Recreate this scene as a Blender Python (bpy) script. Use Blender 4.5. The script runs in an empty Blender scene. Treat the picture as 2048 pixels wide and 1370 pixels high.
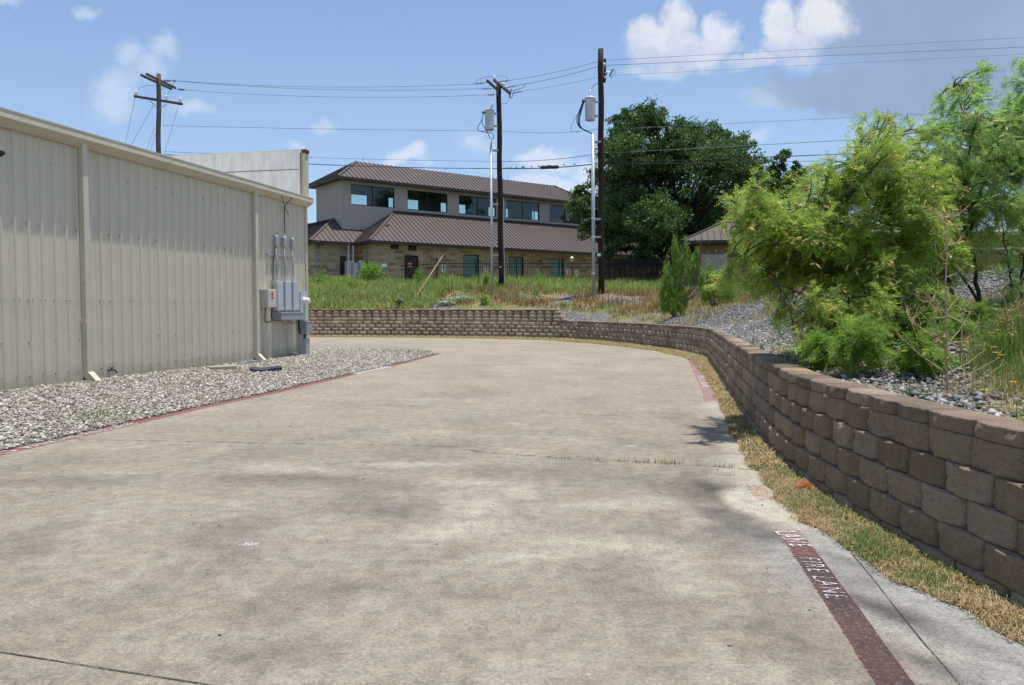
import bpy, math, random
import numpy as np
from mathutils import Vector
random.seed(7); rng = np.random.default_rng(11)
R = math.radians
scene = bpy.context.scene
COL = scene.collection

# ------------------------------------------------------------------ camera
FPX, CX, CY, HZ = 1562.0, 1024.0, 685.0, 615.0
EYE = 1.6
TH = math.atan((CY - HZ) / FPX)
cam_d = bpy.data.cameras.new("camera"); cam = bpy.data.objects.new("camera", cam_d); COL.objects.link(cam)
cam_d.sensor_width = 36.0; cam_d.lens = 36.0 * FPX / 2048.0
cam_d.clip_start = 0.05; cam_d.clip_end = 2000
cam.location = (0, 0, EYE); cam.rotation_euler = (math.pi / 2 - TH, 0, 0)
scene.camera = cam

# ------------------------------------------------------------------ sun direction / world / exposure
SUN_EL = R(82.6); SUN_AZ = R(-10.0)            # azimuth from +X towards +Y
sun_dir = Vector((math.cos(SUN_EL) * math.cos(SUN_AZ), math.cos(SUN_EL) * math.sin(SUN_AZ), math.sin(SUN_EL)))
sd = bpy.data.lights.new("sun", 'SUN'); sd.energy = 4.0; sd.angle = R(0.53); sd.color = (1.0, 0.955, 0.88)
so = bpy.data.objects.new("sun", sd); COL.objects.link(so)
so.rotation_euler = (-sun_dir).to_track_quat('-Z', 'Y').to_euler(); so.location = (0, 0, 60)

scene.view_settings.view_transform = 'Standard'; scene.view_settings.look = 'None'
scene.view_settings.exposure = 0.38; scene.view_settings.gamma = 1.0


class NB:
    """tiny node-graph builder"""
    def __init__(s, nt): s.nt = nt; s.N = nt.nodes; s.L = nt.links
    def n(s, t, **kw):
        nd = s.N.new(t)
        for k, v in kw.items(): setattr(nd, k, v)
        return nd
    def put(s, sock, v):
        if v is None: return
        if hasattr(v, 'is_output'): s.L.new(v, sock)
        else:
            try: sock.default_value = v
            except Exception: sock.default_value = (v[0], v[1], v[2], 1.0) if len(v) == 3 else v
    def m(s, op, a, b=None, c=None, clamp=False):
        nd = s.n('ShaderNodeMath', operation=op); nd.use_clamp = clamp
        s.put(nd.inputs[0], a); s.put(nd.inputs[1], b); s.put(nd.inputs[2], c)
        return nd.outputs[0]
    def vm(s, op, a, b=None, scale=None):
        nd = s.n('ShaderNodeVectorMath', operation=op); s.put(nd.inputs[0], a); s.put(nd.inputs[1], b)
        if scale is not None: s.put(nd.inputs['Scale'], scale)
        return nd.outputs[0]
    def mix(s, f, a, b, blend='MIX'):
        nd = s.n('ShaderNodeMix', data_type='RGBA', blend_type=blend)
        s.put(nd.inputs[0], f)
        for sock, v in ((nd.inputs[6], a), (nd.inputs[7], b)):
            if not hasattr(v, 'is_output') and len(v) == 3: v = (*v, 1.0)
            s.put(sock, v)
        return nd.outputs[2]
    def noise(s, vec, scale, detail=4, rough=0.55, dist=0.0):
        nd = s.n('ShaderNodeTexNoise'); s.put(nd.inputs['Vector'], vec)
        nd.inputs['Scale'].default_value = scale; nd.inputs['Detail'].default_value = detail
        nd.inputs['Roughness'].default_value = rough; nd.inputs['Distortion'].default_value = dist
        return nd.outputs['Fac']
    def mr(s, v, a, b, c=0.0, d=1.0, smooth=False):
        nd = s.n('ShaderNodeMapRange'); nd.clamp = True
        if smooth: nd.interpolation_type = 'SMOOTHSTEP'
        s.put(nd.inputs[0], v)
        for i, q in enumerate((a, b, c, d)): s.put(nd.inputs[i + 1], q)
        return nd.outputs[0]
    def ramp(s, f, stops):
        nd = s.n('ShaderNodeValToRGB'); s.put(nd.inputs[0], f); e = nd.color_ramp.elements
        while len(e) < len(stops): e.new(0.5)
        for i, (p, c) in enumerate(stops): e[i].position = p; e[i].color = (*c, 1.0)
        return nd.outputs[0]
    def bump(s, h, strength, dist=0.02):
        nd = s.n('ShaderNodeBump'); s.put(nd.inputs['Height'], h)
        nd.inputs['Strength'].default_value = strength; nd.inputs['Distance'].default_value = dist
        return nd.outputs[0]


world = bpy.data.worlds.new("World"); scene.world = world; world.use_nodes = True
W = NB(world.node_tree); W.N.clear()
sky = W.n('ShaderNodeTexSky'); sky.sky_type = 'NISHITA'; sky.sun_disc = False
sky.sun_elevation = SUN_EL; sky.sun_rotation = math.pi / 2 - SUN_AZ
sky.air_density = 1.0; sky.dust_density = 1.2; sky.ozone_density = 2.2; sky.altitude = 200
SKY_S = 0.142
tc = W.n('ShaderNodeTexCoord'); dirv = tc.outputs['Generated']
sep = W.n('ShaderNodeSeparateXYZ'); W.L.new(dirv, sep.inputs[0])
ysafe = W.m('MAXIMUM', sep.outputs[1], 0.05)
U = W.m('DIVIDE', sep.outputs[0], ysafe); V = W.m('DIVIDE', sep.outputs[2], ysafe)
nA = W.n('ShaderNodeTexNoise'); W.put(nA.inputs['Vector'], dirv)
nA.inputs['Scale'].default_value = 16; nA.inputs['Detail'].default_value = 10; nA.inputs['Roughness'].default_value = 0.6
sA = W.n('ShaderNodeSeparateColor'); W.L.new(nA.outputs['Color'], sA.inputs[0])
Ud = W.m('ADD', U, W.m('MULTIPLY', W.m('SUBTRACT', sA.outputs[0], 0.5), 0.085))
Vd = W.m('ADD', V, W.m('MULTIPLY', W.m('SUBTRACT', sA.outputs[1], 0.5), 0.075))


def blob(px, py, rx, ry, amp=1.0):
    u0 = (px - CX) / FPX; v0 = (HZ - py) / FPX
    a = W.m('DIVIDE', W.m('SUBTRACT', Ud, u0), rx / FPX); b = W.m('DIVIDE', W.m('SUBTRACT', Vd, v0), ry / FPX)
    d = W.m('SQRT', W.m('ADD', W.m('MULTIPLY', a, a), W.m('MULTIPLY', b, b)))
    return W.m('MULTIPLY', W.m('SUBTRACT', 1.0, d), amp)


def blobs(lst):
    r = None
    for p in lst:
        q = blob(*p); r = q if r is None else W.m('MAXIMUM', r, q)
    return r


nF = W.noise(dirv, 30, 10, 0.68)
solid = blobs([(1325, 112, 85, 52), (1350, 60, 40, 42), (1440, 90, 42, 46), (1300, 95, 50, 45), (1380, 120, 80, 40),
               (1560, 60, 40, 60), (1585, 100, 65, 50), (1510, 135, 70, 26), (1640, 40, 60, 60)])
solid_m = W.mr(W.m('ADD', W.m('MULTIPLY_ADD', solid, 1.5, 0.12), W.m('MULTIPLY', W.m('SUBTRACT', nF, 0.5), 0.8)), -0.12, 0.85, 0, 0.93, True)
puff = blobs([(823, 322, 40, 32), (1085, 325, 75, 34), (1180, 345, 60, 30), (1120, 375, 160, 30)])
puff_m = W.mr(W.m('ADD', puff, W.m('MULTIPLY', W.m('SUBTRACT', nF, 0.5), 0.9)), 0.0, 0.6, 0, 0.7, True)
wisp = blobs([(235, 175, 65, 55), (225, 205, 70, 40), (270, 105, 35, 42), (340, 110, 35, 48), (310, 145, 45, 40),
              (660, 265, 32, 20), (960, 285, 45, 30), (1500, 272, 50, 22), (1545, 205, 70, 22), (1300, 155, 80, 20),
              (590, 300, 30, 18), (400, 218, 60, 16), (190, 30, 40, 18), (20, 25, 60, 14)])
wisp_m = W.mr(W.m('ADD', wisp, W.m('MULTIPLY', W.m('SUBTRACT', nF, 0.5), 1.1)), -0.14, 0.95, 0, 0.62, True)
grey = blobs([(1900, 60, 370, 150), (2050, 150, 380, 130), (1750, 190, 260, 60), (2300, 100, 500, 260), (1740, 30, 190, 90)])
grey_m = W.mr(W.m('ADD', grey, W.m('MULTIPLY', W.m('SUBTRACT', nF, 0.5), 0.5)), -0.06, 0.42, 0, 0.90, True)
# haze of thin high cloud near the horizon
low = W.mr(V, 0.0, 0.42, 0.55, 0.10, True)
K = 1.0 / SKY_S
hz = W.mix(low, W.mix(1.0, sky.outputs[0], (0.84, 0.86, 0.90), 'MULTIPLY'), (0.34 * K, 0.46 * K, 0.68 * K))
c1 = W.mix(wisp_m, hz, (0.52 * K, 0.58 * K, 0.70 * K))
c1 = W.mix(puff_m, c1, (0.60 * K, 0.64 * K, 0.72 * K))
gcol = W.mix(W.mr(W.noise(dirv, 5, 5, 0.55), 0.35, 0.68), (0.215 * K, 0.285 * K, 0.435 * K), (0.29 * K, 0.365 * K, 0.52 * K))
c1 = W.mix(grey_m, c1, gcol)
scol = W.mix(W.mr(W.m('ADD', V, W.m('MULTIPLY', W.m('SUBTRACT', nF, 0.5), 0.22)), 0.27, 0.40, 0, 1, True),
             (0.42 * K, 0.48 * K, 0.61 * K), (0.64 * K, 0.66 * K, 0.70 * K))
c1 = W.mix(solid_m, c1, scol)
bg = W.n('ShaderNodeBackground'); W.put(bg.inputs[0], c1); bg.inputs[1].default_value = SKY_S
out = W.n('ShaderNodeOutputWorld'); W.L.new(bg.outputs[0], out.inputs[0])

# ------------------------------------------------------------------ picture -> world helpers
FWD = np.array([0, math.cos(TH), -math.sin(TH)]); UPV = np.array([0, math.sin(TH), math.cos(TH)]); RT = np.array([1.0, 0, 0])
CAM = np.array([0, 0, EYE])


def ray(px, py): return FWD + RT * (px - CX) / FPX + UPV * (CY - py) / FPX
def G(px, py, z=0.0):
    d = ray(px, py); t = (z - EYE) / d[2]; return CAM + d * t
def D(px, py, Y):
    d = ray(px, py); return CAM + d * (Y / d[1])
def on_plane(px, py, p0, n):
    d = ray(px, py); p0 = np.asarray(p0, float); t = np.dot(p0 - CAM, n) / np.dot(d, n); return CAM + d * t


# ------------------------------------------------------------------ object helpers
def origin_of(p):
    o = np.zeros(3)
    while p is not None: o = o + np.array(p.location); p = p.parent
    return o


def thing(name, label, cat, loc=(0, 0, 0), group=None):
    o = bpy.data.objects.new(name, None); COL.objects.link(o); o.location = tuple(float(q) for q in loc)
    o['label'] = label; o['category'] = cat
    if group: o['group'] = group
    o.empty_display_size = 0.3
    return o


def tag(o, label, cat, group=None, kind=None):
    if label: o['label'] = label
    if cat: o['category'] = cat
    if group: o['group'] = group
    if kind: o['kind'] = kind
    return o


def link(name, me, mats, parent=None, smooth=False):
    for mm in (mats if isinstance(mats, (list, tuple)) else [mats]): me.materials.append(mm)
    if smooth: me.polygons.foreach_set('use_smooth', np.ones(len(me.polygons), bool))
    o = bpy.data.objects.new(name, me); COL.objects.link(o)
    if parent is not None: o.parent = parent
    return o


def fast(name, V, F, mats, parent=None, smooth=False, attrs=None, midx=None, kind=None, base=None):
    V = np.asarray(V, np.float32).reshape(-1, 3).copy(); F = np.asarray(F, np.int32)
    if parent is not None: V -= origin_of(parent).astype(np.float32)
    loc = None
    if base is not None: loc = np.asarray(base, np.float32); V -= loc
    me = bpy.data.meshes.new(name); k = F.shape[1]
    me.vertices.add(len(V)); me.vertices.foreach_set('co', V.ravel())
    me.loops.add(F.size); me.loops.foreach_set('vertex_index', F.ravel())
    me.polygons.add(len(F)); me.polygons.foreach_set('loop_start', np.arange(0, F.size, k, dtype=np.int32))
    me.polygons.foreach_set('loop_total', np.full(len(F), k, np.int32))
    if midx is not None: me.polygons.foreach_set('material_index', np.asarray(midx, np.int32))
    me.update(calc_edges=True)
    for an, av in (attrs or {}).items():
        a = me.attributes.new(an, 'FLOAT', 'POINT'); a.data.foreach_set('value', np.asarray(av, np.float32))
    o = link(name, me, mats, parent, smooth)
    if loc is not None: o.location = loc.tolist()
    if kind: o['kind'] = kind
    return o


class MB:
    def __init__(s): s.v = []; s.f = []
    def add(s, vs, fs):
        b = len(s.v); s.v += [tuple(float(c) for c in q) for q in vs]; s.f += [tuple(b + i for i in f) for f in fs]; return s
    def box(s, fr, a0, a1, b0, b1, c0, c1):
        p = [fr(a, b, c) for a in (a0, a1) for b in (b0, b1) for c in (c0, c1)]
        return s.add(p, [(0, 1, 3, 2), (4, 6, 7, 5), (0, 4, 5, 1), (2, 3, 7, 6), (0, 2, 6, 4), (1, 5, 7, 3)])
    def poly(s, pts): return s.add(pts, [tuple(range(len(pts)))])
    def tube(s, pts, rad, n=8, cap=True):
        pts = [np.asarray(p, float) for p in pts]
        if not hasattr(rad, '__len__'): rad = [rad] * len(pts)
        vs = []; prev = None
        for i, p in enumerate(pts):
            t = pts[min(i + 1, len(pts) - 1)] - pts[max(i - 1, 0)]; t = t / (np.linalg.norm(t) + 1e-9)
            if prev is None: a = np.cross(t, [0, 0, 1] if abs(t[2]) < 0.9 else [1, 0, 0])
            else: a = prev - t * np.dot(prev, t)
            a = a / (np.linalg.norm(a) + 1e-9); prev = a; b = np.cross(t, a)
            for k in range(n):
                th = 2 * math.pi * k / n; vs.append(p + rad[i] * (a * math.cos(th) + b * math.sin(th)))
        fs = [(i * n + k, i * n + (k + 1) % n, (i + 1) * n + (k + 1) % n, (i + 1) * n + k) for i in range(len(pts) - 1) for k in range(n)]
        if cap: fs += [tuple(range(n - 1, -1, -1)), tuple((len(pts) - 1) * n + k for k in range(n))]
        return s.add(vs, fs)
    def lathe(s, c, prof, n=16, axis=(0, 0, 1)):
        """prof: (radius, offset along axis)"""
        ax = np.asarray(axis, float); ax /= np.linalg.norm(ax)
        a = np.cross(ax, [0, 0, 1] if abs(ax[2]) < 0.9 else [1, 0, 0]); a /= np.linalg.norm(a); b = np.cross(ax, a)
        vs = [np.asarray(c, float) + ax * h + r * (a * math.cos(2 * math.pi * k / n) + b * math.sin(2 * math.pi * k / n)) for r, h in prof for k in range(n)]
        m = len(prof)
        fs = [(i * n + k, i * n + (k + 1) % n, (i + 1) * n + (k + 1) % n, (i + 1) * n + k) for i in range(m - 1) for k in range(n)]
        fs += [tuple(range(n - 1, -1, -1)), tuple((m - 1) * n + k for k in range(n))]
        return s.add(vs, fs)
    def bar(s, A, B, w, h):
        """square bar from A to B standing h above the line"""
        A = np.asarray(A, float); B = np.asarray(B, float); t = B - A; L = np.linalg.norm(t)
        if L < 1e-4: return s
        t /= L; sd_ = np.cross(t, [0, 0, 1]); sd_ /= (np.linalg.norm(sd_) + 1e-9); up = np.cross(sd_, t)
        p = [q + sd_ * x * w / 2 + up * y for q in (A, B) for x in (-1, 1) for y in (-0.004, h)]
        return s.add(p, [(0, 1, 3, 2), (4, 6, 7, 5), (0, 4, 5, 1), (2, 3, 7, 6), (0, 2, 6, 4), (1, 5, 7, 3)])
    def build(s, name, mats, parent=None, smooth=False, bevel=0.0, base=None):
        me = bpy.data.meshes.new(name); V_ = np.array(s.v)
        if parent is not None: V_ = V_ - origin_of(parent)
        if base is not None: V_ = V_ - np.asarray(base, float)
        me.from_pydata(V_.tolist(), [], s.f); me.update()
        o = link(name, me, mats, parent, smooth)
        if base is not None: o.location = tuple(float(q) for q in base)
        if bevel:
            md = o.modifiers.new('bevel', 'BEVEL'); md.width = bevel; md.segments = 2; md.limit_method = 'ANGLE'
        return o


ID = lambda a, b, c: np.array([a, b, c], float)


# ---- value noise in numpy
def _h(ix, iy, iz, s):
    n = (ix.astype(np.int64) * 374761393 + iy.astype(np.int64) * 668265263 + iz.astype(np.int64) * 2147483647 + s * 144665) & 0xffffffff
    n = ((n ^ (n >> 13)) * 1274126177) & 0xffffffff
    return ((n ^ (n >> 16)) & 0xffff) / 65535.0


def vnoise(x, y, z=None, s=0):
    if z is None: z = np.zeros_like(x)
    ix, iy, iz = np.floor(x), np.floor(y), np.floor(z)
    fx, fy, fz = x - ix, y - iy, z - iz
    fx = fx * fx * (3 - 2 * fx); fy = fy * fy * (3 - 2 * fy); fz = fz * fz * (3 - 2 * fz); r = 0
    for a in (0, 1):
        for b in (0, 1):
            for c in (0, 1):
                r = r + _h(ix + a, iy + b, iz + c, s) * (fx if a else 1 - fx) * (fy if b else 1 - fy) * (fz if c else 1 - fz)
    return r


def fbm(x, y, z=None, o=4, s=0):
    r = 0; a = 0.5; t = 0
    if z is None: z = np.zeros_like(x)
    for i in range(o):
        r = r + a * vnoise(x * 2 ** i, y * 2 ** i, z * 2 ** i, s + i * 17); t += a; a *= 0.5
    return r / t


# ------------------------------------------------------------------ materials
def newmat(name):
    m = bpy.data.materials.new(name); m.use_nodes = True; b = NB(m.node_tree); b.N.clear()
    b.o = b.n('ShaderNodeOutputMaterial'); b.p = b.n('ShaderNodeBsdfPrincipled'); b.L.new(b.p.outputs[0], b.o.inputs[0])
    b.p.inputs['Specular IOR Level'].default_value = 0.3
    g = b.n('ShaderNodeNewGeometry'); b.pos = g.outputs['Position']; b.isl = g.outputs['Random Per Island']
    return m, b


def mat(name, col, rough=0.7, var=0.15, vscale=3.0, metal=0.0, bump=0.0, bscale=60.0, spec=0.3, island=0.0, grime=None):
    m, b = newmat(name)
    n1 = b.noise(b.pos, vscale, 6, 0.6); n2 = b.noise(b.pos, vscale * 9, 4, 0.6)
    f = b.m('ADD', b.m('MULTIPLY', n1, 0.65), b.m('MULTIPLY', n2, 0.35))
    if island: f = b.m('ADD', f, b.m('MULTIPLY', b.m('SUBTRACT', b.isl, 0.5), island))
    f = b.mr(f, 0.28, 0.72)
    lo = tuple(c * (1 - var) for c in col); hi = tuple(min(1, c * (1 + var)) for c in col)
    c = b.mix(f, lo, hi)
    if grime: c = b.mix(b.mr(b.noise(b.pos, grime[1], 7, 0.65), 0.52, 0.75, 0, grime[2]), c, grime[0])
    b.put(b.p.inputs['Base Color'], c); b.p.inputs['Roughness'].default_value = rough
    b.p.inputs['Metallic'].default_value = metal; b.p.inputs['Specular IOR Level'].default_value = spec
    if bump: b.put(b.p.inputs['Normal'], b.bump(b.noise(b.pos, bscale, 5, 0.6), bump, 0.01))
    return m


def leafmat(name, stops, trans=0.35, big=None, rough=0.55):
    m, b = newmat(name)
    f = b.m('ADD', b.m('MULTIPLY', b.isl, 0.6), b.m('MULTIPLY', b.noise(b.pos, big or 1.2, 4, 0.6), 0.55))
    c = b.ramp(b.mr(f, 0.12, 1.0), stops)
    b.put(b.p.inputs['Base Color'], c); b.p.inputs['Roughness'].default_value = rough
    t = b.n('ShaderNodeBsdfTranslucent'); b.put(t.inputs[0], b.mix(0.5, c, (0.55, 0.75, 0.12), 'MULTIPLY') if False else c)
    mx = b.n('ShaderNodeMixShader'); mx.inputs[0].default_value = trans
    b.L.new(b.p.outputs[0], mx.inputs[1]); b.L.new(t.outputs[0], mx.inputs[2]); b.L.new(mx.outputs[0], b.o.inputs[0])
    return m


M = {}
M['dark'] = mat('dark_metal', (0.012, 0.012, 0.013), 0.5, 0.2)
M['galv'] = mat('galvanised_steel', (0.42, 0.45, 0.48), 0.5, 0.12, 4, 0.3)
M['conduit'] = mat('conduit_grey', (0.36, 0.38, 0.40), 0.5, 0.12, 4, 0.2)
M['boxgrey'] = mat('painted_grey_box', (0.50, 0.52, 0.54), 0.5, 0.08, 5)
M['boxgrey2'] = mat('painted_grey_trough', (0.33, 0.35, 0.38), 0.5, 0.1, 5, grime=((0.2, 0.2, 0.2), 6, 0.5))
M['boxbeige'] = mat('painted_beige_box', (0.56, 0.54, 0.46), 0.5, 0.06, 5)
M['white'] = mat('white_paint', (0.75, 0.75, 0.73), 0.6, 0.06)
M['cable'] = mat('black_cable', (0.03, 0.032, 0.035), 0.6, 0.1)
M['wire'] = mat('aluminium_wire', (0.10, 0.115, 0.14), 0.5, 0.1, metal=0.3)
M['red'] = mat('red_paint', (0.45, 0.03, 0.03), 0.6, 0.1)
M['poledark'] = mat('creosoted_wood', (0.030, 0.019, 0.016), 0.85, 0.45, 3, bump=0.5, bscale=25)
M['polegrey'] = mat('weathered_wood', (0.11, 0.085, 0.075), 0.9, 0.35, 3, bump=0.5, bscale=25)
M['armwood'] = mat('crossarm_wood', (0.10, 0.085, 0.07), 0.9, 0.3, 4)
M['porcelain'] = mat('porcelain_white', (0.75, 0.77, 0.8), 0.25, 0.05, spec=0.6)
M['porcdark'] = mat('porcelain_grey', (0.16, 0.17, 0.19), 0.3, 0.1, spec=0.6)
M['transf'] = mat('transformer_paint', (0.50, 0.52, 0.53), 0.42, 0.08, 2, grime=((0.25, 0.17, 0.12), 5, 0.35))
M['bark'] = mat('grey_bark', (0.055, 0.045, 0.038), 0.95, 0.4, 12, bump=0.7, bscale=60)
M['oakbark'] = mat('oak_bark', (0.030, 0.025, 0.020), 0.95, 0.4, 4)
M['stem'] = mat('dry_stalk', (0.42, 0.30, 0.18), 0.9, 0.3, 20)
M['twig'] = mat('bare_twig', (0.16, 0.13, 0.11), 0.9, 0.3, 15)
M['stick'] = mat('raw_timber', (0.62, 0.44, 0.22), 0.8, 0.15, 8)
M['rust'] = mat('rusty_flashing', (0.16, 0.045, 0.03), 0.8, 0.3, 12)

# painted ribbed steel
m, b = newmat('beige_painted_steel')
sx = b.n('ShaderNodeSeparateXYZ'); b.L.new(b.pos, sx.inputs[0])
cmb = b.n('ShaderNodeCombineXYZ'); b.put(cmb.inputs[0], b.m('MULTIPLY', sx.outputs[1], 14)); b.put(cmb.inputs[1], b.m('MULTIPLY', sx.outputs[2], 0.5))
streak = b.noise(cmb.outputs[0], 1.0, 5, 0.6)
c = b.mix(b.mr(streak, 0.3, 0.7), (0.590, 0.540, 0.415), (0.622, 0.572, 0.442))
splash = b.mr(b.m('ADD', sx.outputs[2], b.m('MULTIPLY', b.noise(b.pos, 5, 6, 0.65), -0.55)), -0.22, 0.22, 0.55, 0)
c = b.mix(splash, c, (0.27, 0.23, 0.15))
c = b.mix(b.mr(b.noise(b.pos, 0.7, 5, 0.6), 0.5, 0.8, 0, 0.22), c, (0.40, 0.38, 0.30))
b.put(b.p.inputs['Base Color'], c); b.p.inputs['Roughness'].default_value = 0.5; b.p.inputs['Specular IOR Level'].default_value = 0.4
b.put(b.p.inputs['Normal'], b.bump(b.noise(b.pos, 1.6, 3, 0.5), 0.25, 0.03))
M['steel'] = m
M['gutter'] = mat('gutter_paint', (0.53, 0.49, 0.37), 0.5, 0.10, 1.5, grime=((0.30, 0.27, 0.2), 3, 0.4))
M['downs'] = mat('downspout_paint', (0.58, 0.535, 0.415), 0.5, 0.06, 2, grime=((0.32, 0.28, 0.2), 4, 0.4))

# stained white stucco parapet
m, b = newmat('stained_white_panel')
sx = b.n('ShaderNodeSeparateXYZ'); b.L.new(b.pos, sx.inputs[0])
cmb = b.n('ShaderNodeCombineXYZ'); b.put(cmb.inputs[0], b.m('MULTIPLY', sx.outputs[0], 4)); b.put(cmb.inputs[2], b.m('MULTIPLY', sx.outputs[2], 0.8))
c = b.mix(b.mr(b.noise(cmb.outputs[0], 1.2, 7, 0.65), 0.42, 0.72), (0.86, 0.85, 0.83), (0.66, 0.64, 0.62))
b.put(b.p.inputs['Base Color'], c); b.p.inputs['Roughness'].default_value = 0.8
M['stucco_w'] = m

# concrete
m, b = newmat('weathered_concrete')
def attr(b, nm):
    a = b.n('ShaderNodeAttribute'); a.attribute_name = nm; return a.outputs['Fac']
sp = b.noise(b.pos, 170, 3, 0.7); sp2 = b.noise(b.pos, 45, 4, 0.65); sp3 = b.noise(b.pos, 9, 5, 0.6)
base = b.mix(b.mr(b.noise(b.pos, 0.55, 9, 0.66, 0.6), 0.38, 0.62), (0.212, 0.182, 0.142), (0.282, 0.246, 0.194))
base = b.mix(b.mr(b.noise(b.pos, 2.3, 9, 0.72), 0.46, 0.62, 0, 0.5), base, (0.300, 0.278, 0.225))
base = b.mix(b.mr(b.noise(b.pos, 3.7, 9, 0.75), 0.52, 0.70, 0, 0.34), base, (0.165, 0.145, 0.120))
base = b.mix(b.mr(b.noise(b.pos, 0.9, 6, 0.7), 0.50, 0.66, 0, 0.5), base, (0.268, 0.213, 0.165))
base = b.mix(attr(b, 'tan'), base, (0.330, 0.283, 0.215))
base = b.mix(attr(b, 'grey'), base, (0.275, 0.272, 0.258))
base = b.mix(attr(b, 'light'), base, (0.385, 0.362, 0.290))
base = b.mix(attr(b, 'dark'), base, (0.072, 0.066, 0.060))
v = b.m('ADD', b.m('MULTIPLY', sp, 0.5), b.m('ADD', b.m('MULTIPLY', sp2, 0.35), b.m('MULTIPLY', sp3, 0.25)))
base = b.mix(b.mr(v, 0.44, 0.68, 0.0, 1.0), b.mix(1.0, base, (0.50, 0.49, 0.48), 'MULTIPLY'), b.mix(1.0, base, (1.48, 1.48, 1.48), 'MULTIPLY'))
vor = b.n('ShaderNodeTexVoronoi'); b.put(vor.inputs['Vector'], b.pos); vor.inputs['Scale'].default_value = 3.3
base = b.mix(b.mr(vor.outputs['Distance'], 0.018, 0.03, 0.6, 0), base, (0.75, 0.74, 0.70))
b.put(b.p.inputs['Base Color'], base); b.p.inputs['Roughness'].default_value = 0.85; b.p.inputs['Specular IOR Level'].default_value = 0.2
b.put(b.p.inputs['Normal'], b.bump(b.m('ADD', sp, sp2), 0.35, 0.006))
M['concrete'] = m

def paint(name, col, lo, hi, scale=30, dark=None):
    m, b = newmat(name)
    f = b.mr(b.m('ADD', b.m('MULTIPLY', b.noise(b.pos, scale, 6, 0.7), 0.6), b.m('MULTIPLY', b.noise(b.pos, 120, 3, 0.7), 0.4)), lo, hi)
    c = col if dark is None else b.mix(b.mr(b.noise(b.pos, 3.0, 6, 0.65), 0.40, 0.6), col, dark)
    b.put(b.p.inputs['Base Color'], b.mix(0, c, c) if hasattr(c, 'is_output') else (*c, 1)); b.p.inputs['Roughness'].default_value = 0.75
    t = b.n('ShaderNodeBsdfTransparent'); mx = b.n('ShaderNodeMixShader'); b.put(mx.inputs[0], f)
    b.L.new(t.outputs[0], mx.inputs[1]); b.L.new(b.p.outputs[0], mx.inputs[2]); b.L.new(mx.outputs[0], b.o.inputs[0])
    return m
M['redstripe'] = paint('worn_maroon_paint', (0.095, 0.052, 0.047), 0.34, 0.58, dark=(0.068, 0.040, 0.038))
M['rededge'] = paint('red_edge_line', (0.24, 0.08, 0.075), 0.48, 0.64)
M['redfaded'] = paint('faded_red_paint', (0.38, 0.17, 0.14), 0.47, 0.66)
M['redkerb'] = paint('red_kerb_paint', (0.22, 0.092, 0.078), 0.39, 0.57, dark=(0.27, 0.125, 0.105))
M['pinkkerb'] = paint('pink_kerb_paint', (0.38, 0.19, 0.19), 0.43, 0.62)
M['whitetxt'] = paint('worn_white_lettering', (0.70, 0.68, 0.70), 0.45, 0.57)
M['whitefade'] = paint('faint_white_lettering', (0.78, 0.74, 0.76), 0.45, 0.58)
M['joint'] = paint('joint_gap', (0.045, 0.04, 0.03), 0.36, 0.56, 9)
M['crack'] = paint('hairline_crack', (0.06, 0.055, 0.045), 0.46, 0.62, 6)
M['bird'] = paint('white_splat', (0.62, 0.63, 0.64), 0.46, 0.60, 60)

# split-face block
m, b = newmat('split_face_block')
sp = b.noise(b.pos, 95, 4, 0.75); sp2 = b.noise(b.pos, 20, 5, 0.65)
c = b.ramp(b.m('ADD', b.m('MULTIPLY', b.isl, 0.55), b.m('MULTIPLY', b.noise(b.pos, 1.1, 5, 0.6), 0.45)),
           [(0.15, (0.32, 0.235, 0.150)), (0.5, (0.46, 0.350, 0.240)), (0.85, (0.60, 0.475, 0.345))])
c = b.mix(b.mr(sp2, 0.5, 0.75, 0, 0.45), c, (0.21, 0.14, 0.09))
c = b.mix(b.mr(sp, 0.56, 0.68, 0, 0.7), c, (0.62, 0.51, 0.40))
c = b.mix(b.mr(sp, 0.34, 0.46, 0.7, 0), c, (0.06, 0.045, 0.035))
c = b.mix(b.mr(b.noise(b.pos, 0.8, 6, 0.65), 0.54, 0.72, 0, 0.45), c, (0.16, 0.125, 0.09))
c = b.mix(b.mr(b.noise(b.pos, 2.7, 6, 0.7), 0.60, 0.74, 0, 0.35), c, (0.52, 0.45, 0.36))
b.put(b.p.inputs['Base Color'], c); b.p.inputs['Roughness'].default_value = 0.92; b.p.inputs['Specular IOR Level'].default_value = 0.15
b.put(b.p.inputs['Normal'], b.bump(b.m('ADD', sp, b.m('MULTIPLY', sp2, 1.5)), 1.0, 0.03))
M['block'] = m
M['cap'] = mat('cap_block', (0.235, 0.180, 0.128), 0.9, 0.38, 9, bump=1.0, bscale=90, island=0.5, grime=((0.09, 0.07, 0.055), 4, 0.6))
M['leakstop'] = mat('leak_stop_dark', (0.07, 0.055, 0.045), 0.95, 0.2)  # dark colour of the added light-blocking sheet behind the blocks

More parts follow.
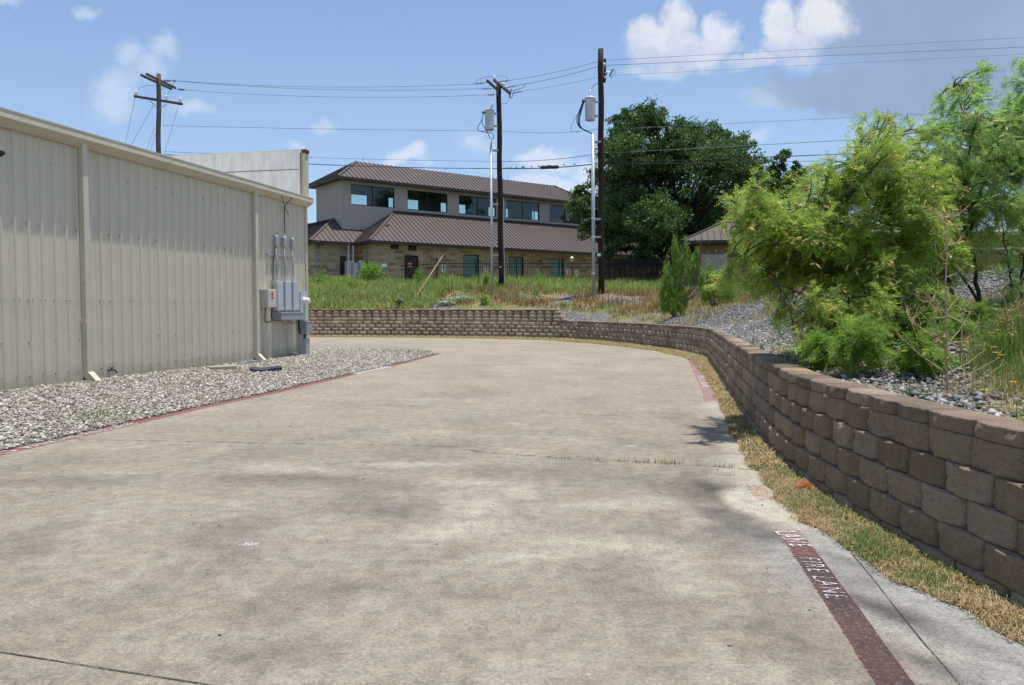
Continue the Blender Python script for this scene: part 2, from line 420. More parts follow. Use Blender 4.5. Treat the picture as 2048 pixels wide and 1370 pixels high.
# stones
def stonemat(name, stops):
    m, b = newmat(name); c = b.ramp(b.isl, stops)
    c = b.mix(b.mr(b.noise(b.pos, 60, 3, 0.6), 0.4, 0.7, 0, 0.35), c, (0.22, 0.19, 0.15))
    c = b.mix(b.mr(b.noise(b.pos, 1.3, 5, 0.6), 0.50, 0.68, 0, 0.35), c, (0.30, 0.24, 0.16))
    b.put(b.p.inputs['Base Color'], c); b.p.inputs['Roughness'].default_value = 0.9; return m
M['limestone'] = stonemat('crushed_limestone', [(0.0, (0.14, 0.105, 0.08)), (0.3, (0.28, 0.245, 0.20)), (0.65, (0.40, 0.37, 0.32)), (1.0, (0.60, 0.58, 0.53))])
M['greystone'] = stonemat('grey_gravel_stone', [(0.0, (0.08, 0.078, 0.08)), (0.4, (0.17, 0.17, 0.172)), (0.75, (0.29, 0.285, 0.28)), (1.0, (0.55, 0.53, 0.50))])

m, b = newmat('gravel_bed')
vor = b.n('ShaderNodeTexVoronoi'); b.put(vor.inputs['Vector'], b.pos); vor.inputs['Scale'].default_value = 15
c = b.mix(b.mr(vor.outputs['Distance'], 0.1, 0.7), (0.36, 0.33, 0.27), (0.19, 0.16, 0.125))
b.put(b.p.inputs['Base Color'], c); b.p.inputs['Roughness'].default_value = 0.95; M['gravelbed'] = m

m, b = newmat('slope_ground')
vor = b.n('ShaderNodeTexVoronoi'); b.put(vor.inputs['Vector'], b.pos); vor.inputs['Scale'].default_value = 14
cr = b.n('ShaderNodeSeparateColor'); b.L.new(vor.outputs['Color'], cr.inputs[0])
gr = b.ramp(cr.outputs[0], [(0, (0.10, 0.10, 0.105)), (0.5, (0.21, 0.21, 0.22)), (1, (0.45, 0.44, 0.42))])
gr = b.mix(b.mr(vor.outputs['Distance'], 0.3, 0.65), gr, (0.05, 0.045, 0.04))
dirt = b.mix(b.mr(b.noise(b.pos, 1.5, 7, 0.65), 0.38, 0.62), (0.16, 0.12, 0.07), (0.27, 0.21, 0.12))
soil = b.mix(b.mr(b.noise(b.pos, 0.7, 6, 0.6), 0.4, 0.6), dirt, (0.10, 0.13, 0.03))
c = b.mix(attr(b, 'grass'), gr, soil)
b.put(b.p.inputs['Base Color'], c); b.p.inputs['Roughness'].default_value = 0.95; M['slope'] = m
M['thatch'] = mat('straw_thatch', (0.155, 0.122, 0.068), 0.95, 0.5, 22, bump=0.8, bscale=120)
M['ground'] = mat('far_ground', (0.16, 0.15, 0.09), 0.95, 0.3, 0.3)

M['straw'] = leafmat('straw_grass', [(0.0, (0.20, 0.13, 0.055)), (0.45, (0.40, 0.30, 0.145)), (0.75, (0.52, 0.42, 0.23)), (1.0, (0.26, 0.30, 0.08))], 0.25, 3)
M['green'] = leafmat('green_grass', [(0.0, (0.05, 0.095, 0.015)), (0.5, (0.10, 0.19, 0.03)), (1.0, (0.21, 0.29, 0.07))], 0.35, 2)
M['tall'] = leafmat('tall_grass', [(0.0, (0.13, 0.22, 0.035)), (0.35, (0.23, 0.36, 0.07)), (0.6, (0.36, 0.45, 0.12)), (1.0, (0.58, 0.52, 0.27))], 0.35, 0.35)
M['dryred'] = leafmat('reddish_dry_grass', [(0.0, (0.17, 0.095, 0.045)), (0.5, (0.32, 0.20, 0.10)), (1.0, (0.42, 0.33, 0.16))], 0.3, 0.5)
M['oak'] = leafmat('oak_leaf', [(0.0, (0.036, 0.076, 0.022)), (0.5, (0.078, 0.150, 0.040)), (1.0, (0.16, 0.26, 0.065))], 0.28, 0.5)
M['mesq'] = leafmat('mesquite_leaf', [(0.0, (0.18, 0.31, 0.055)), (0.45, (0.32, 0.48, 0.09)), (0.8, (0.50, 0.63, 0.13)), (1.0, (0.72, 0.74, 0.25))], 0.58, 1.6)
M['mesq2'] = leafmat('mesquite_leaf_pale', [(0.0, (0.18, 0.34, 0.09)), (0.5, (0.32, 0.51, 0.13)), (1.0, (0.53, 0.68, 0.22))], 0.58, 1.6)
M['catkin'] = leafmat('yellow_catkin', [(0.0, (0.66, 0.34, 0.08)), (0.5, (0.85, 0.58, 0.20)), (1.0, (0.90, 0.82, 0.46))], 0.2, 2)
M['broom'] = leafmat('broom_leaf', [(0.0, (0.10, 0.20, 0.03)), (0.5, (0.21, 0.36, 0.05)), (1.0, (0.36, 0.52, 0.11))], 0.4, 1)
M['fern'] = leafmat('fern_leaf', [(0.0, (0.12, 0.24, 0.03)), (0.5, (0.21, 0.37, 0.05)), (1.0, (0.34, 0.48, 0.09))], 0.45, 2)
M['petal'] = mat('yellow_petal', (0.80, 0.52, 0.02), 0.6, 0.1)
M['petalo'] = mat('orange_floret', (0.70, 0.33, 0.02), 0.7, 0.1)
M['petalw'] = mat('white_petal', (0.72, 0.74, 0.68), 0.6, 0.1)
M['petalr'] = leafmat('orange_leaf_litter', [(0.0, (0.35, 0.05, 0.02)), (0.5, (0.50, 0.12, 0.03)), (1.0, (0.6, 0.22, 0.05))], 0.3, 5)

# far building
M['roof'] = mat('brown_standing_seam', (0.098, 0.074, 0.068), 0.5, 0.08, 0.8, spec=0.4)
M['seam'] = mat('brown_seam_shaded', (0.052, 0.039, 0.036), 0.5, 0.08, 0.8)  # roof brown darkened to paint in the shade along each raised seam
M['fascia'] = mat('dark_fascia', (0.045, 0.036, 0.033), 0.55, 0.1)
M['stucco'] = mat('grey_tan_stucco', (0.40, 0.365, 0.315), 0.9, 0.07, 0.8, bump=0.3, bscale=50)
M['frame'] = mat('dark_window_frame', (0.018, 0.020, 0.022), 0.4, 0.1)
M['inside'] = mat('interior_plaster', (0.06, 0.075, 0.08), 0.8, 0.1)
M['teal'] = mat('teal_door', (0.13, 0.27, 0.24), 0.35, 0.1, spec=0.6)
M['browndoor'] = mat('brown_door', (0.055, 0.035, 0.032), 0.5, 0.1)
M['cmu'] = mat('grey_screen_wall', (0.30, 0.31, 0.32), 0.85, 0.1)
m, b = newmat('tinted_glass')
gl = b.n('ShaderNodeBsdfGlossy'); gl.inputs['Roughness'].default_value = 0.02; gl.inputs[0].default_value = (0.7, 0.85, 0.9, 1)
tr = b.n('ShaderNodeBsdfTransparent'); tr.inputs[0].default_value = (0.74, 0.86, 0.85, 1)
lw = b.n('ShaderNodeLayerWeight'); lw.inputs[0].default_value = 0.22; mx = b.n('ShaderNodeMixShader')
b.put(mx.inputs[0], b.m('ADD', lw.outputs['Fresnel'], 0.05)); b.L.new(tr.outputs[0], mx.inputs[1]); b.L.new(gl.outputs[0], mx.inputs[2]); b.L.new(mx.outputs[0], b.o.inputs[0])
M['glass'] = m
# stone facing
A_F = math.atan2(0.602, 0.799)
m, b = newmat('tan_ledge_stone')
mp = b.n('ShaderNodeMapping'); mp.inputs['Rotation'].default_value = (0, 0, -A_F); b.put(mp.inputs[0], b.pos)
sx = b.n('ShaderNodeSeparateXYZ'); b.L.new(mp.outputs[0], sx.inputs[0]); cmb = b.n('ShaderNodeCombineXYZ')
b.put(cmb.inputs[0], b.m('ADD', sx.outputs[0], sx.outputs[1])); b.put(cmb.inputs[1], sx.outputs[2])
br = b.n('ShaderNodeTexBrick'); b.put(br.inputs['Vector'], cmb.outputs[0]); br.inputs['Scale'].default_value = 1.0
br.inputs['Brick Width'].default_value = 0.62; br.inputs['Row Height'].default_value = 0.24; br.inputs['Mortar Size'].default_value = 0.014
br.inputs['Color1'].default_value = (0, 0, 0, 1); br.inputs['Color2'].default_value = (1, 1, 1, 1); br.inputs['Mortar'].default_value = (0.5, 0.5, 0.5, 1)
br.inputs['Bias'].default_value = 0
rc = b.ramp(br.outputs['Color'], [(0, (0.26, 0.16, 0.09)), (0.3, (0.40, 0.29, 0.17)), (0.7, (0.48, 0.38, 0.245)), (1, (0.40, 0.35, 0.27))])
rc = b.mix(b.mr(b.noise(b.pos, 1.3, 5, 0.6), 0.55, 0.7, 0, 0.5), rc, (0.30, 0.18, 0.10))
rc = b.mix(br.outputs['Fac'], rc, (0.36, 0.31, 0.22))
b.put(b.p.inputs['Base Color'], rc); b.p.inputs['Roughness'].default_value = 0.9; M['stone'] = m

# ------------------------------------------------------------------ ground and driveway
fast('ground', [(-900, -500, -0.08), (1100, -500, -0.08), (1100, 1500, -0.08), (-900, 1500, -0.08)], [(0, 1, 2, 3)], M['ground'], kind='structure')


def path_px(lst, z=0.0): return np.array([G(px, py, z)[:2] for px, py in lst])
def chaikin(P, n=2):
    for _ in range(n):
        Q = [P[0]]
        for a, b_ in zip(P[:-1], P[1:]): Q += [a * 0.75 + b_ * 0.25, a * 0.25 + b_ * 0.75]
        P = np.array(Q + [P[-1]])
    return P
class Path:
    def __init__(s, P):
        s.P = np.asarray(P, float); s.c = np.concatenate([[0], np.cumsum(np.linalg.norm(np.diff(s.P, axis=0), axis=1))]); s.L = s.c[-1]
    def at(s, t, off=0.0):
        t = np.asarray(t, float); p = np.stack([np.interp(t, s.c, s.P[:, i]) for i in (0, 1)], -1)
        e = 0.25; a = np.stack([np.interp(t - e, s.c, s.P[:, i]) for i in (0, 1)], -1); c = np.stack([np.interp(t + e, s.c, s.P[:, i]) for i in (0, 1)], -1)
        d = c - a; d /= np.linalg.norm(d, axis=-1, keepdims=True) + 1e-9
        n = np.stack([-d[..., 1], d[..., 0]], -1)
        return p + n * np.asarray(off)[..., None] if np.ndim(off) else p + n * off


wall_px = [(2048, 1217), (1863, 1121), (1722, 1036), (1652, 988), (1576, 937), (1546, 905), (1501, 847), (1470, 801), (1440, 755), (1421, 726), (1413, 712)]
wall_px2 = [(1330, 697), (1234, 685), (1166, 680), (1122, 677.5), (1000, 675), (815, 672.5), (620, 672)]
WP = np.vstack([[[2.9, -6.0]], [[2.78, 0.5]], path_px(wall_px), path_px(wall_px2), [[-22, 44.6]], [[-45, 45.5]]])
WALL = Path(chaikin(WP, 2))
edge_px = [(2048, 1268), (1957, 1236), (1884, 1210), (1822, 1178), (1738, 1134), (1698, 1104), (1661, 1079), (1614, 1046), (1563, 1006), (1523, 958), (1486, 900), (1460, 850), (1434, 795), (1412, 756), (1400, 740), (1386, 724), (1366, 714), (1330, 706), (1293, 699), (1244, 693), (1171, 686), (1098, 681.5), (1000, 679), (873, 675.5), (620, 674.5)]
EDGE = Path(chaikin(np.vstack([[[2.45, -6.0]], [[2.35, 0.5]], path_px(edge_px), [[-22, 43.6]], [[-45, 44.6]]]), 2))


def dist_to_path(X, Y, P, step=1):
    Q = P.P[::step]; best = np.full(X.shape, 1e9)
    for a, c in zip(Q[:-1], Q[1:]):
        d = c - a; L2 = d @ d + 1e-9; t = np.clip(((X - a[0]) * d[0] + (Y - a[1]) * d[1]) / L2, 0, 1)
        best = np.minimum(best, np.hypot(X - a[0] - t * d[0], Y - a[1] - t * d[1]))
    return best


xs = np.concatenate([np.linspace(-45, -13, 30)[:-1], np.linspace(-13, 7, 300), [9, 12]])
ys = np.concatenate([np.linspace(-8, 2, 20)[:-1], 2 * (48 / 2) ** np.linspace(0, 1, 420)])
XX, YY = np.meshgrid(xs, ys); nx, ny = len(xs), len(ys)
def gpatch(px, py, rx, ry, ang=0.0, soft=0.5, s=0, warp=0.5):
    """stain mask of size rx, ry metres around a spot seen at px, py"""
    c = G(px, py); dx, dy = XX - c[0], YY - c[1]
    wx = (fbm(XX * 1.3 + s, YY * 1.3, o=4, s=s) - 0.5) * 2 * warp; wy = (fbm(XX * 1.3, YY * 1.3 + 9 + s, o=4, s=s + 5) - 0.5) * 2 * warp
    a = (dx * math.cos(ang) + dy * math.sin(ang)) / rx + wx; b_ = (-dx * math.sin(ang) + dy * math.cos(ang)) / ry + wy
    return np.clip((1 - np.hypot(a, b_)) / soft, 0, 1)
dE = dist_to_path(XX, YY, EDGE, 2)
n_l = fbm(XX * 0.9, YY * 0.9, o=5, s=3); n_m = fbm(XX * 2.7, YY * 2.7, o=4, s=8)
tan = np.clip((YY - 7) / 14, 0, 1) * 0.85 * np.clip(0.5 + 1.6 * (n_l - 0.3), 0, 1)
light = np.zeros_like(XX)
for q in [(955, 1010, 0.45, 0.55, 0.2, 0.8, 1), (920, 1060, 0.6, 0.35, 0.4, 0.8, 2), (560, 935, 1.0, 0.35, -0.3, 0.9, 3), (930, 965, 0.6, 0.25, 0, 0.8, 4), (1180, 1090, 0.8, 0.25, 0, 0.9, 21), (820, 930, 0.9, 0.22, 0, 0.9, 25), (1060, 1110, 0.5, 0.2, 0.2, 0.9, 26), (1020, 985, 0.22, 0.6, 0.1, 0.6, 27), (1250, 1010, 0.8, 0.3, 0.1, 1.0, 28)]:
    light = np.maximum(light, 0.68 * gpatch(*q[:5], soft=q[5], s=q[6]))
light = np.maximum(light, 1.1 * gpatch(1548, 1012, 0.40, 0.80, 0.18, 0.3, 7, 0.22) )
light = np.maximum(light, 0.85 * gpatch(1462, 850, 0.22, 1.9, 0.15, 0.6, 9, 0.35))
light = np.maximum(light, 0.35 * np.clip((n_m - 0.56) * 6, 0, 1) * np.clip((n_l - 0.45) * 5, 0, 1))
dwn = dE + (n_m - 0.5) * 0.5
light = np.maximum(light, 0.85 * np.clip(1.1 - dwn / (0.30 + 0.12 * np.sin(YY * 1.1)), 0, 1) * np.clip((YY - 5.2) / 0.8, 0, 1) * np.clip((17 - YY) / 4, 0, 1) * (XX > 0))
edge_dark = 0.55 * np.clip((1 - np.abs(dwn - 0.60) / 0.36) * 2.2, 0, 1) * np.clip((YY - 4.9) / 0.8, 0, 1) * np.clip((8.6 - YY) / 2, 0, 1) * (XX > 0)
grey = np.clip(1 - dE / 0.85, 0, 1) ** 0.6 * (YY < 6.2) * np.clip((6.2 - YY) / 1.0, 0, 1) * np.clip((XX - 1.2) / 0.5, 0, 1)
dark = np.zeros_like(XX)
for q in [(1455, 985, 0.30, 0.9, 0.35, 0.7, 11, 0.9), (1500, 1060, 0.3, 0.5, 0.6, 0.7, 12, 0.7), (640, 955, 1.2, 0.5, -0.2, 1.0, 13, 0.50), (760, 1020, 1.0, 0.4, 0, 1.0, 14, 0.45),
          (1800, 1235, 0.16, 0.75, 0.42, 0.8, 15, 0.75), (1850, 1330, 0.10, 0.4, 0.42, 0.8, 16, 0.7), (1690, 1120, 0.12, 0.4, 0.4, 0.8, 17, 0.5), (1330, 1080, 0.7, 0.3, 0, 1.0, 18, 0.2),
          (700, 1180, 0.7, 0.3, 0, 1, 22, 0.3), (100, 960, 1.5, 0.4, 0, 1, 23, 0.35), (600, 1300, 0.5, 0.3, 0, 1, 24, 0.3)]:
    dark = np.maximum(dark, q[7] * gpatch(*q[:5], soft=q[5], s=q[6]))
dark = np.maximum(dark, (0.10 + 0.25 * np.clip(1 - YY / 12, 0, 1)) * np.clip((fbm(XX * 1.5 + 30, YY * 1.1, o=5, s=31) - 0.50) * 6, 0, 1))
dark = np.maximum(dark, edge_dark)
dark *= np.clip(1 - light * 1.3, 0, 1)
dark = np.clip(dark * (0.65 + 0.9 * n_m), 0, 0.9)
idx = np.arange(nx * ny).reshape(ny, nx)
F = np.stack([idx[:-1, :-1], idx[:-1, 1:], idx[1:, 1:], idx[1:, :-1]], -1).reshape(-1, 4)
fast('driveway', np.stack([XX, YY, np.zeros_like(XX)], -1), F, M['concrete'], smooth=True,
     attrs=dict(tan=tan.ravel(), light=light.ravel(), grey=grey.ravel(), dark=dark.ravel()), kind='structure')


def strip_sheet(name, P, w0, w1, z, mt, n=None, kind='structure', s0=0, s1=None, parent=None, wob=0.0):
    s1 = P.L if s1 is None else s1; n = n or max(2, int((s1 - s0) / 0.15)); t = np.linspace(s0, s1, n)
    wn = (fbm(t * 3.1, t * 0 + 3.3, o=3, s=4) - 0.5) * 2 * wob
    A = P.at(t, w0 + wn); B = P.at(t, w1 + (fbm(t * 3.1, t * 0 + 9.3, o=3, s=6) - 0.5) * 2 * wob)
    V_ = np.zeros((2 * n, 3)); V_[0::2, :2] = A; V_[1::2, :2] = B; V_[:, 2] = z
    i = np.arange(n - 1) * 2
    return fast(name, V_, np.stack([i, i + 1, i + 3, i + 2], -1), mt, parent=parent, kind=kind)


# joints and cracks
for nm, pts, w in (('expansion_joint', [(-400, 1245), (0, 1305), (200, 1337), (400, 1368), (900, 1450)], 0.011),
               ('expansion_joint', [(1703, 1107), (1745, 1157), (1790, 1215), (1850, 1290), (1895, 1340), (2040, 1520)], 0.008)):
    strip_sheet(nm, Path(path_px(pts)), -w / 2, w / 2, 0.004, M['joint'], n=300, wob=0.002)
for pts, w in (([(100, 878), (300, 882), (450, 885), (700, 889), (900, 893), (960, 904), (1050, 911), (1130, 917), (1300, 925), (1420, 932), (1500, 940)], 0.030),
               ([(480, 795), (800, 812), (1100, 825), (1370, 838), (1440, 842)], 0.03), ([(700, 752), (1000, 760), (1390, 772)], 0.03),
               ([(300, 1112), (345, 1105), (380, 1093)], 0.006), ([(60, 1200), (130, 1180), (200, 1165)], 0.005)):
    strip_sheet('surface_crack', Path(path_px(pts)), -w / 2, w / 2, 0.004, M['crack'], n=240, wob=w * 0.6)

# ---- left island of limestone gravel
KERB = Path(np.vstack([[G(0, 904)[:2] - (G(703, 748)[:2] - G(0, 904)[:2]) * 0.9], path_px([(0, 904), (136, 873.6), (233, 852), (417, 810), (527, 788), (637, 763), (703, 748), (782, 731), (840, 716), (868, 709), (872, 706)])]))
BACK = path_px([(866, 703.5), (845, 700), (800, 695), (740, 690.5), (620, 686)])
C1 = np.array([-6.65, 25.2]); wd = np.array([-0.2245, -1.0]); wd /= np.linalg.norm(wd); wn = np.array([-wd[1], wd[0]])   # along the wall towards the viewer, and outwards
def WF(s, o, z):
    p = C1 + wd * s + wn * o; return np.array([p[0], p[1], z])
def wall_at(px, py, o=0.0):
    p = on_plane(px, py, [*(C1 + wn * o), 0], np.array([*wn, 0])); return float((p[:2] - C1) @ wd), float(p[2])
isl = np.vstack([KERB.P, BACK, [[-30, BACK[-1][1] + 0.6]], [[-30, KERB.P[0][1]]]])
from mathutils.geometry import tessellate_polygon
def inside(X, Y, poly):
    r = np.zeros(X.shape, bool); j = len(poly) - 1
    for i in range(len(poly)):
        a, c = poly[i], poly[j]; cond = ((a[1] > Y) != (c[1] > Y)) & (X < (c[0] - a[0]) * (Y - a[1]) / (c[1] - a[1] + 1e-12) + a[0]); r ^= cond; j = i
    return r
def gravel_z(X, Y):
    o = (X - C1[0]) * wn[0] + (Y - C1[1]) * wn[1]
    return 0.012 + 0.085 * np.clip(1 - o / 3.0, 0, 1)
gx = np.linspace(-30, 0, 200); gy = np.linspace(-8, 32, 260); GX, GY = np.meshgrid(gx, gy)
ins = inside(GX, GY, isl)
ii = np.arange(GX.size).reshape(GX.shape); cellok = ins[:-1, :-1] & ins[:-1, 1:] & ins[1:, 1:] & ins[1:, :-1]
F = np.stack([ii[:-1, :-1], ii[:-1, 1:], ii[1:, 1:], ii[1:, :-1]], -1)[cellok]
fast('gravel_bed', np.stack([GX, GY, gravel_z(GX, GY)], -1), F, M['gravelbed'], kind='structure')


def stones(name, P, size, mt, sz=0.55):
    n = len(P); oc = np.array([[1, 0, 0], [0, 1, 0], [-1, 0, 0], [0, -1, 0], [0.2, 0.1, 1], [-0.1, 0.1, -1]], float)
    V_ = oc[None] * (1 + rng.uniform(-0.45, 0.35, (n, 6, 3))) + rng.uniform(-0.2, 0.2, (n, 6, 3))
    V_[:, :, 2] *= sz; V_ *= (size * rng.uniform(0.6, 1.25, n))[:, None, None] * 0.5
    a = rng.uniform(0, 6.28, n); tl = rng.normal(0, 0.35, n)
    x, y, z = V_[..., 0].copy(), V_[..., 1].copy(), V_[..., 2].copy(); c, s = np.cos(tl)[:, None], np.sin(tl)[:, None]
    x, z = x * c - z * s, x * s + z * c; c, s = np.cos(a)[:, None], np.sin(a)[:, None]
    V_ = np.stack([x * c - y * s, x * s + y * c, z], -1) + P[:, None, :]
    f = np.array([[0, 1, 4], [1, 2, 4], [2, 3, 4], [3, 0, 4], [1, 0, 5], [2, 1, 5], [3, 2, 5], [0, 3, 5]])
    return fast(name, V_, (np.arange(n)[:, None, None] * 6 + f[None]).reshape(-1, 3), mt, kind='stuff')


def sample_island(n):
    X = rng.uniform(-16, -1.5, n * 6); Y = rng.uniform(4, 28.6, n * 6); o = (X - C1[0]) * wn[0] + (Y - C1[1]) * wn[1]; s = (X - C1[0]) * wd[0] + (Y - C1[1]) * wd[1]
    k = inside(X, Y, isl) & ((o > 0.03) | (s < 0)); X, Y = X[k], Y[k]
    return X[:n], Y[:n]
X, Y = sample_island(85000)
o = stones('limestone_gravel', np.stack([X, Y, gravel_z(X, Y) + rng.uniform(0, 0.018, len(X))], -1), 0.056 * rng.choice([0.7, 1.0, 1.6], len(X), p=[.4, .45, .15]), M['limestone'])
tag(o, 'pale crushed limestone gravel between the metal building and the driveway', 'gravel')

# ------------------------------------------------------------------ hillside behind the retaining wall
ctrl = []
for t in np.arange(0, WALL.L, 1.6):
    p = WALL.at(t, -0.35); st = p[0] < 2.35 and p[1] > 35
    ctrl.append((p[0], p[1], 1.43 if st else 0.87))
def cp(px, py, Y): q = D(px, py, Y); ctrl.append((q[0], q[1], q[2]))
for q in [(1202, 586, 44), (1001, 571, 48), (1345, 632, 32), (1531, 600, 30), (1640, 599, 23), (1700, 588, 20), (1850, 570, 18), (1990, 550, 17), (2100, 530, 17), (1917, 652, 10.5), (1965, 642, 11), (2048, 765, 6.9), (2048, 650, 9.0), (1440, 622, 36), (1300, 612, 38),
          (1100, 600, 45), (900, 600, 46.5), (750, 600, 48), (1250, 585, 50), (1400, 590, 46)]: cp(*q)
for px in range(500, 1800, 130): cp(px, 569, 55)
for x, y, z in [(-14, 60, 3.15), (-8, 60, 3.15), (0, 66, 3.15), (8, 73, 3.15), (16, 60, 3.1), (24, 60, 3.1), (12, 30, 2.2), (20, 30, 2.7), (40, 30, 3.1), (16, 18, 2.7), (30, 12, 3.0), (12, 5, 1.9), (14, -5, 2.0), (6, 2, 1.15), (5, -5, 1.0), (30, -5, 2.6),
                (0, 120, 3.3), (60, 120, 3.3), (-60, 120, 3.2), (-60, 70, 2.8), (-30, 50, 1.8), (-30, 60, 3.0), (120, 60, 3.3), (80, 0, 3.3), (0, 400, 3.4), (300, 300, 3.4), (-300, 300, 3.4)]: ctrl.append((x, y, z))
CT = np.array(ctrl); nC = len(CT)
A_ = np.zeros((nC + 1, nC + 1)); A_[:nC, :nC] = np.hypot(CT[:, None, 0] - CT[None, :, 0], CT[:, None, 1] - CT[None, :, 1]) + np.eye(nC) * -0.05
A_[:nC, nC] = 1; A_[nC, :nC] = 1; cf = np.linalg.solve(A_, np.append(CT[:, 2], 0))
def H(X, Y):
    X = np.asarray(X, float); Y = np.asarray(Y, float); r = np.full(X.shape, cf[-1]); 
    for i in range(nC): r = r + cf[i] * np.hypot(X - CT[i, 0], Y - CT[i, 1])
    return np.maximum(r, 0.84)
def rough(X, Y): return (fbm(X * 0.9, Y * 0.9, o=4, s=41) - 0.5) * 0.22
def proj(X, Y, Z):
    d = np.cos(TH) * Y - np.sin(TH) * (Z - EYE); u = np.sin(TH) * Y + np.cos(TH) * (Z - EYE); return CX + FPX * X / d, CY - FPX * u / d
def grassness(X, Y):
    """0 = grey gravel, 1 = soil and grass"""
    n = fbm(X * 0.5, Y * 0.5, o=4, s=51)
    far = np.clip((Y - 44.5 - 0.0 * X) / 2.5 + (n - 0.5) * 3, 0, 1)
    left = np.clip((-4.0 - X) / 2 + (n - 0.5) * 2, 0, 1) * (Y > 30)
    mid = np.clip((n - 0.50) * 5 + np.clip(Y - 33, 0, 6) * 0.12, 0, 1) * (Y > 22)
    crest = np.clip(1 - np.abs(Y - 34) / 4, 0, 1) * (X > 6) * 0.8
    near = np.clip((X - 0.5 * Y - 0.25) * 1.6 + (n - 0.5) * 3, 0, 1) * (Y < 9.6) * (Y > 2)
    return np.clip(np.maximum.reduce([far, left, mid, crest, near]), 0, 1)
ts = np.linspace(0, WALL.L, 460); P0 = WALL.at(ts, -0.15); AP = np.array([-5.0, -9.0])
rr = np.concatenate([[0, 0.14], 0.14 + 420 * (np.exp(np.linspace(0, 5.8, 120)[1:]) - 1) / (np.exp(5.8) - 1)])
dirs = P0 - AP; dirs /= np.linalg.norm(dirs, axis=1, keepdims=True)
TX = P0[:, 0][None] + dirs[:, 0][None] * rr[:, None]; TY = P0[:, 1][None] + dirs[:, 1][None] * rr[:, None]
TZ = H(TX, TY); TZ = TZ + rough(TX, TY) * np.clip(rr / 2.0, 0, 1)[:, None]
ii = np.arange(TX.size).reshape(TX.shape); F = np.stack([ii[:-1, :-1], ii[1:, :-1], ii[1:, 1:], ii[:-1, 1:]], -1).reshape(-1, 4)
fast('hillside', np.stack([TX, TY, TZ], -1), F, M['slope'], smooth=True, attrs=dict(grass=grassness(TX, TY).ravel()), kind='structure')
def HR(X, Y):
    X = np.asarray(X, float); Y = np.asarray(Y, float)
    return H(X, Y) + rough(X, Y) * np.clip(dist_to_path(X, Y, WALL, 3) / 2.0, 0, 1)

# grey stones on the slope nearest the viewer
t = rng.uniform(4, 42, 90000); off = -0.30 - rng.random(90000) ** 1.3 * 9; P = WALL.at(t, off)
k = (rng.random(len(P)) > 0.92 * grassness(P[:, 0], P[:, 1])) & (P[:, 1] < 34) & (P[:, 1] > 3) & (dist_to_path(P[:, 0], P[:, 1], WALL, 2) > 0.33)
P = P[k]
o = stones('grey_gravel', np.stack([P[:, 0], P[:, 1], HR(P[:, 0], P[:, 1]) + rng.uniform(0, 0.02, len(P))], -1), 0.052 * rng.choice([0.7, 1.0, 1.7], len(P), p=[.35, .45, .2]), M['greystone'])
tag(o, 'grey crushed rock covering the bank above the block wall', 'gravel')

# ------------------------------------------------------------------ retaining wall
BW, BH = 0.456, 0.19
def course(z0, h, off, s_from, s_to, shift, depth=0.16, bulge=0.030, amp=0.012, gap=0.003):
    Vs, Fs, nb = [], [], 0
    n = int((s_to - s_from) / BW)
    for i in range(n + 1):
        a = s_from + (i - 0.5 * (1 if shift else 0)) * BW; b_ = a + BW
        if a < s_from - 0.3 or b_ > s_to + 0.3: continue
        pa, pb = WALL.at(max(a, 0), 0.0), WALL.at(b_, 0.0); mid = (pa + pb) / 2; dist = np.hypot(*mid)
        t = (pb - pa) / np.linalg.norm(pb - pa); nrm = np.array([-t[1], t[0]])
        nu, nv = (27, 13) if (dist < 7.5 and mid[1] > 2.0) else ((9, 6) if dist < 14 else (5, 4))
        u = np.linspace(-1, 1, nu); v = np.linspace(-1, 1, nv)
        u = np.sign(u) * np.abs(u) ** 0.8; v = np.sign(v) * np.abs(v) ** 0.8
        UU, VV = np.meshgrid(np.concatenate([[-1], u, [1]]), np.concatenate([[-1], v, [1]]))
        ring = np.zeros(UU.shape, bool); ring[0] = ring[-1] = ring[:, 0] = ring[:, -1] = True
        L = np.linalg.norm(pb - pa) / 2 - gap; tilt = random.uniform(-0.006, 0.006); pr = random.uniform(-0.007, 0.010)
        d = bulge * (1 - UU ** 2) - 0.026 * np.clip(np.abs(UU) - 0.90, 0, 1) / 0.10 - 0.004 * np.clip(np.abs(VV) - 0.9, 0, 1) / 0.1 + tilt * UU + pr
        q = mid[None, None] + t * (UU * L)[..., None]; zz = z0 + h / 2 + VV * (h / 2 - 0.002)
        ns = (fbm(q[..., 0] * 14 + i * 3.1, q[..., 1] * 14, zz * 14, o=4, s=5) - 0.5) * 2 * amp * 1.9
        d = d + np.where(ring, 0, ns); d = np.where(ring, d * 0 - depth, d)
        wob = (fbm(q[..., 0] * 14, q[..., 1] * 14, zz * 14 + i, o=2, s=9) - 0.5) * 0.010
        zz = zz + np.where(ring, 0, wob * (np.abs(VV) > 0.8))
        q = q + nrm * (d + off)[..., None]
        Vb = np.concatenate([q, zz[..., None]], -1).reshape(-1, 3); w = nu + 2; ix = np.arange(len(Vb)).reshape(nv + 2, w)
        Fb = np.stack([ix[:-1, :-1], ix[:-1, 1:], ix[1:, 1:], ix[1:, :-1]], -1).reshape(-1, 4)[:, ::-1]
        Vs.append(Vb); Fs.append(Fb + nb); nb += len(Vb)
    return np.concatenate(Vs), np.concatenate(Fs)


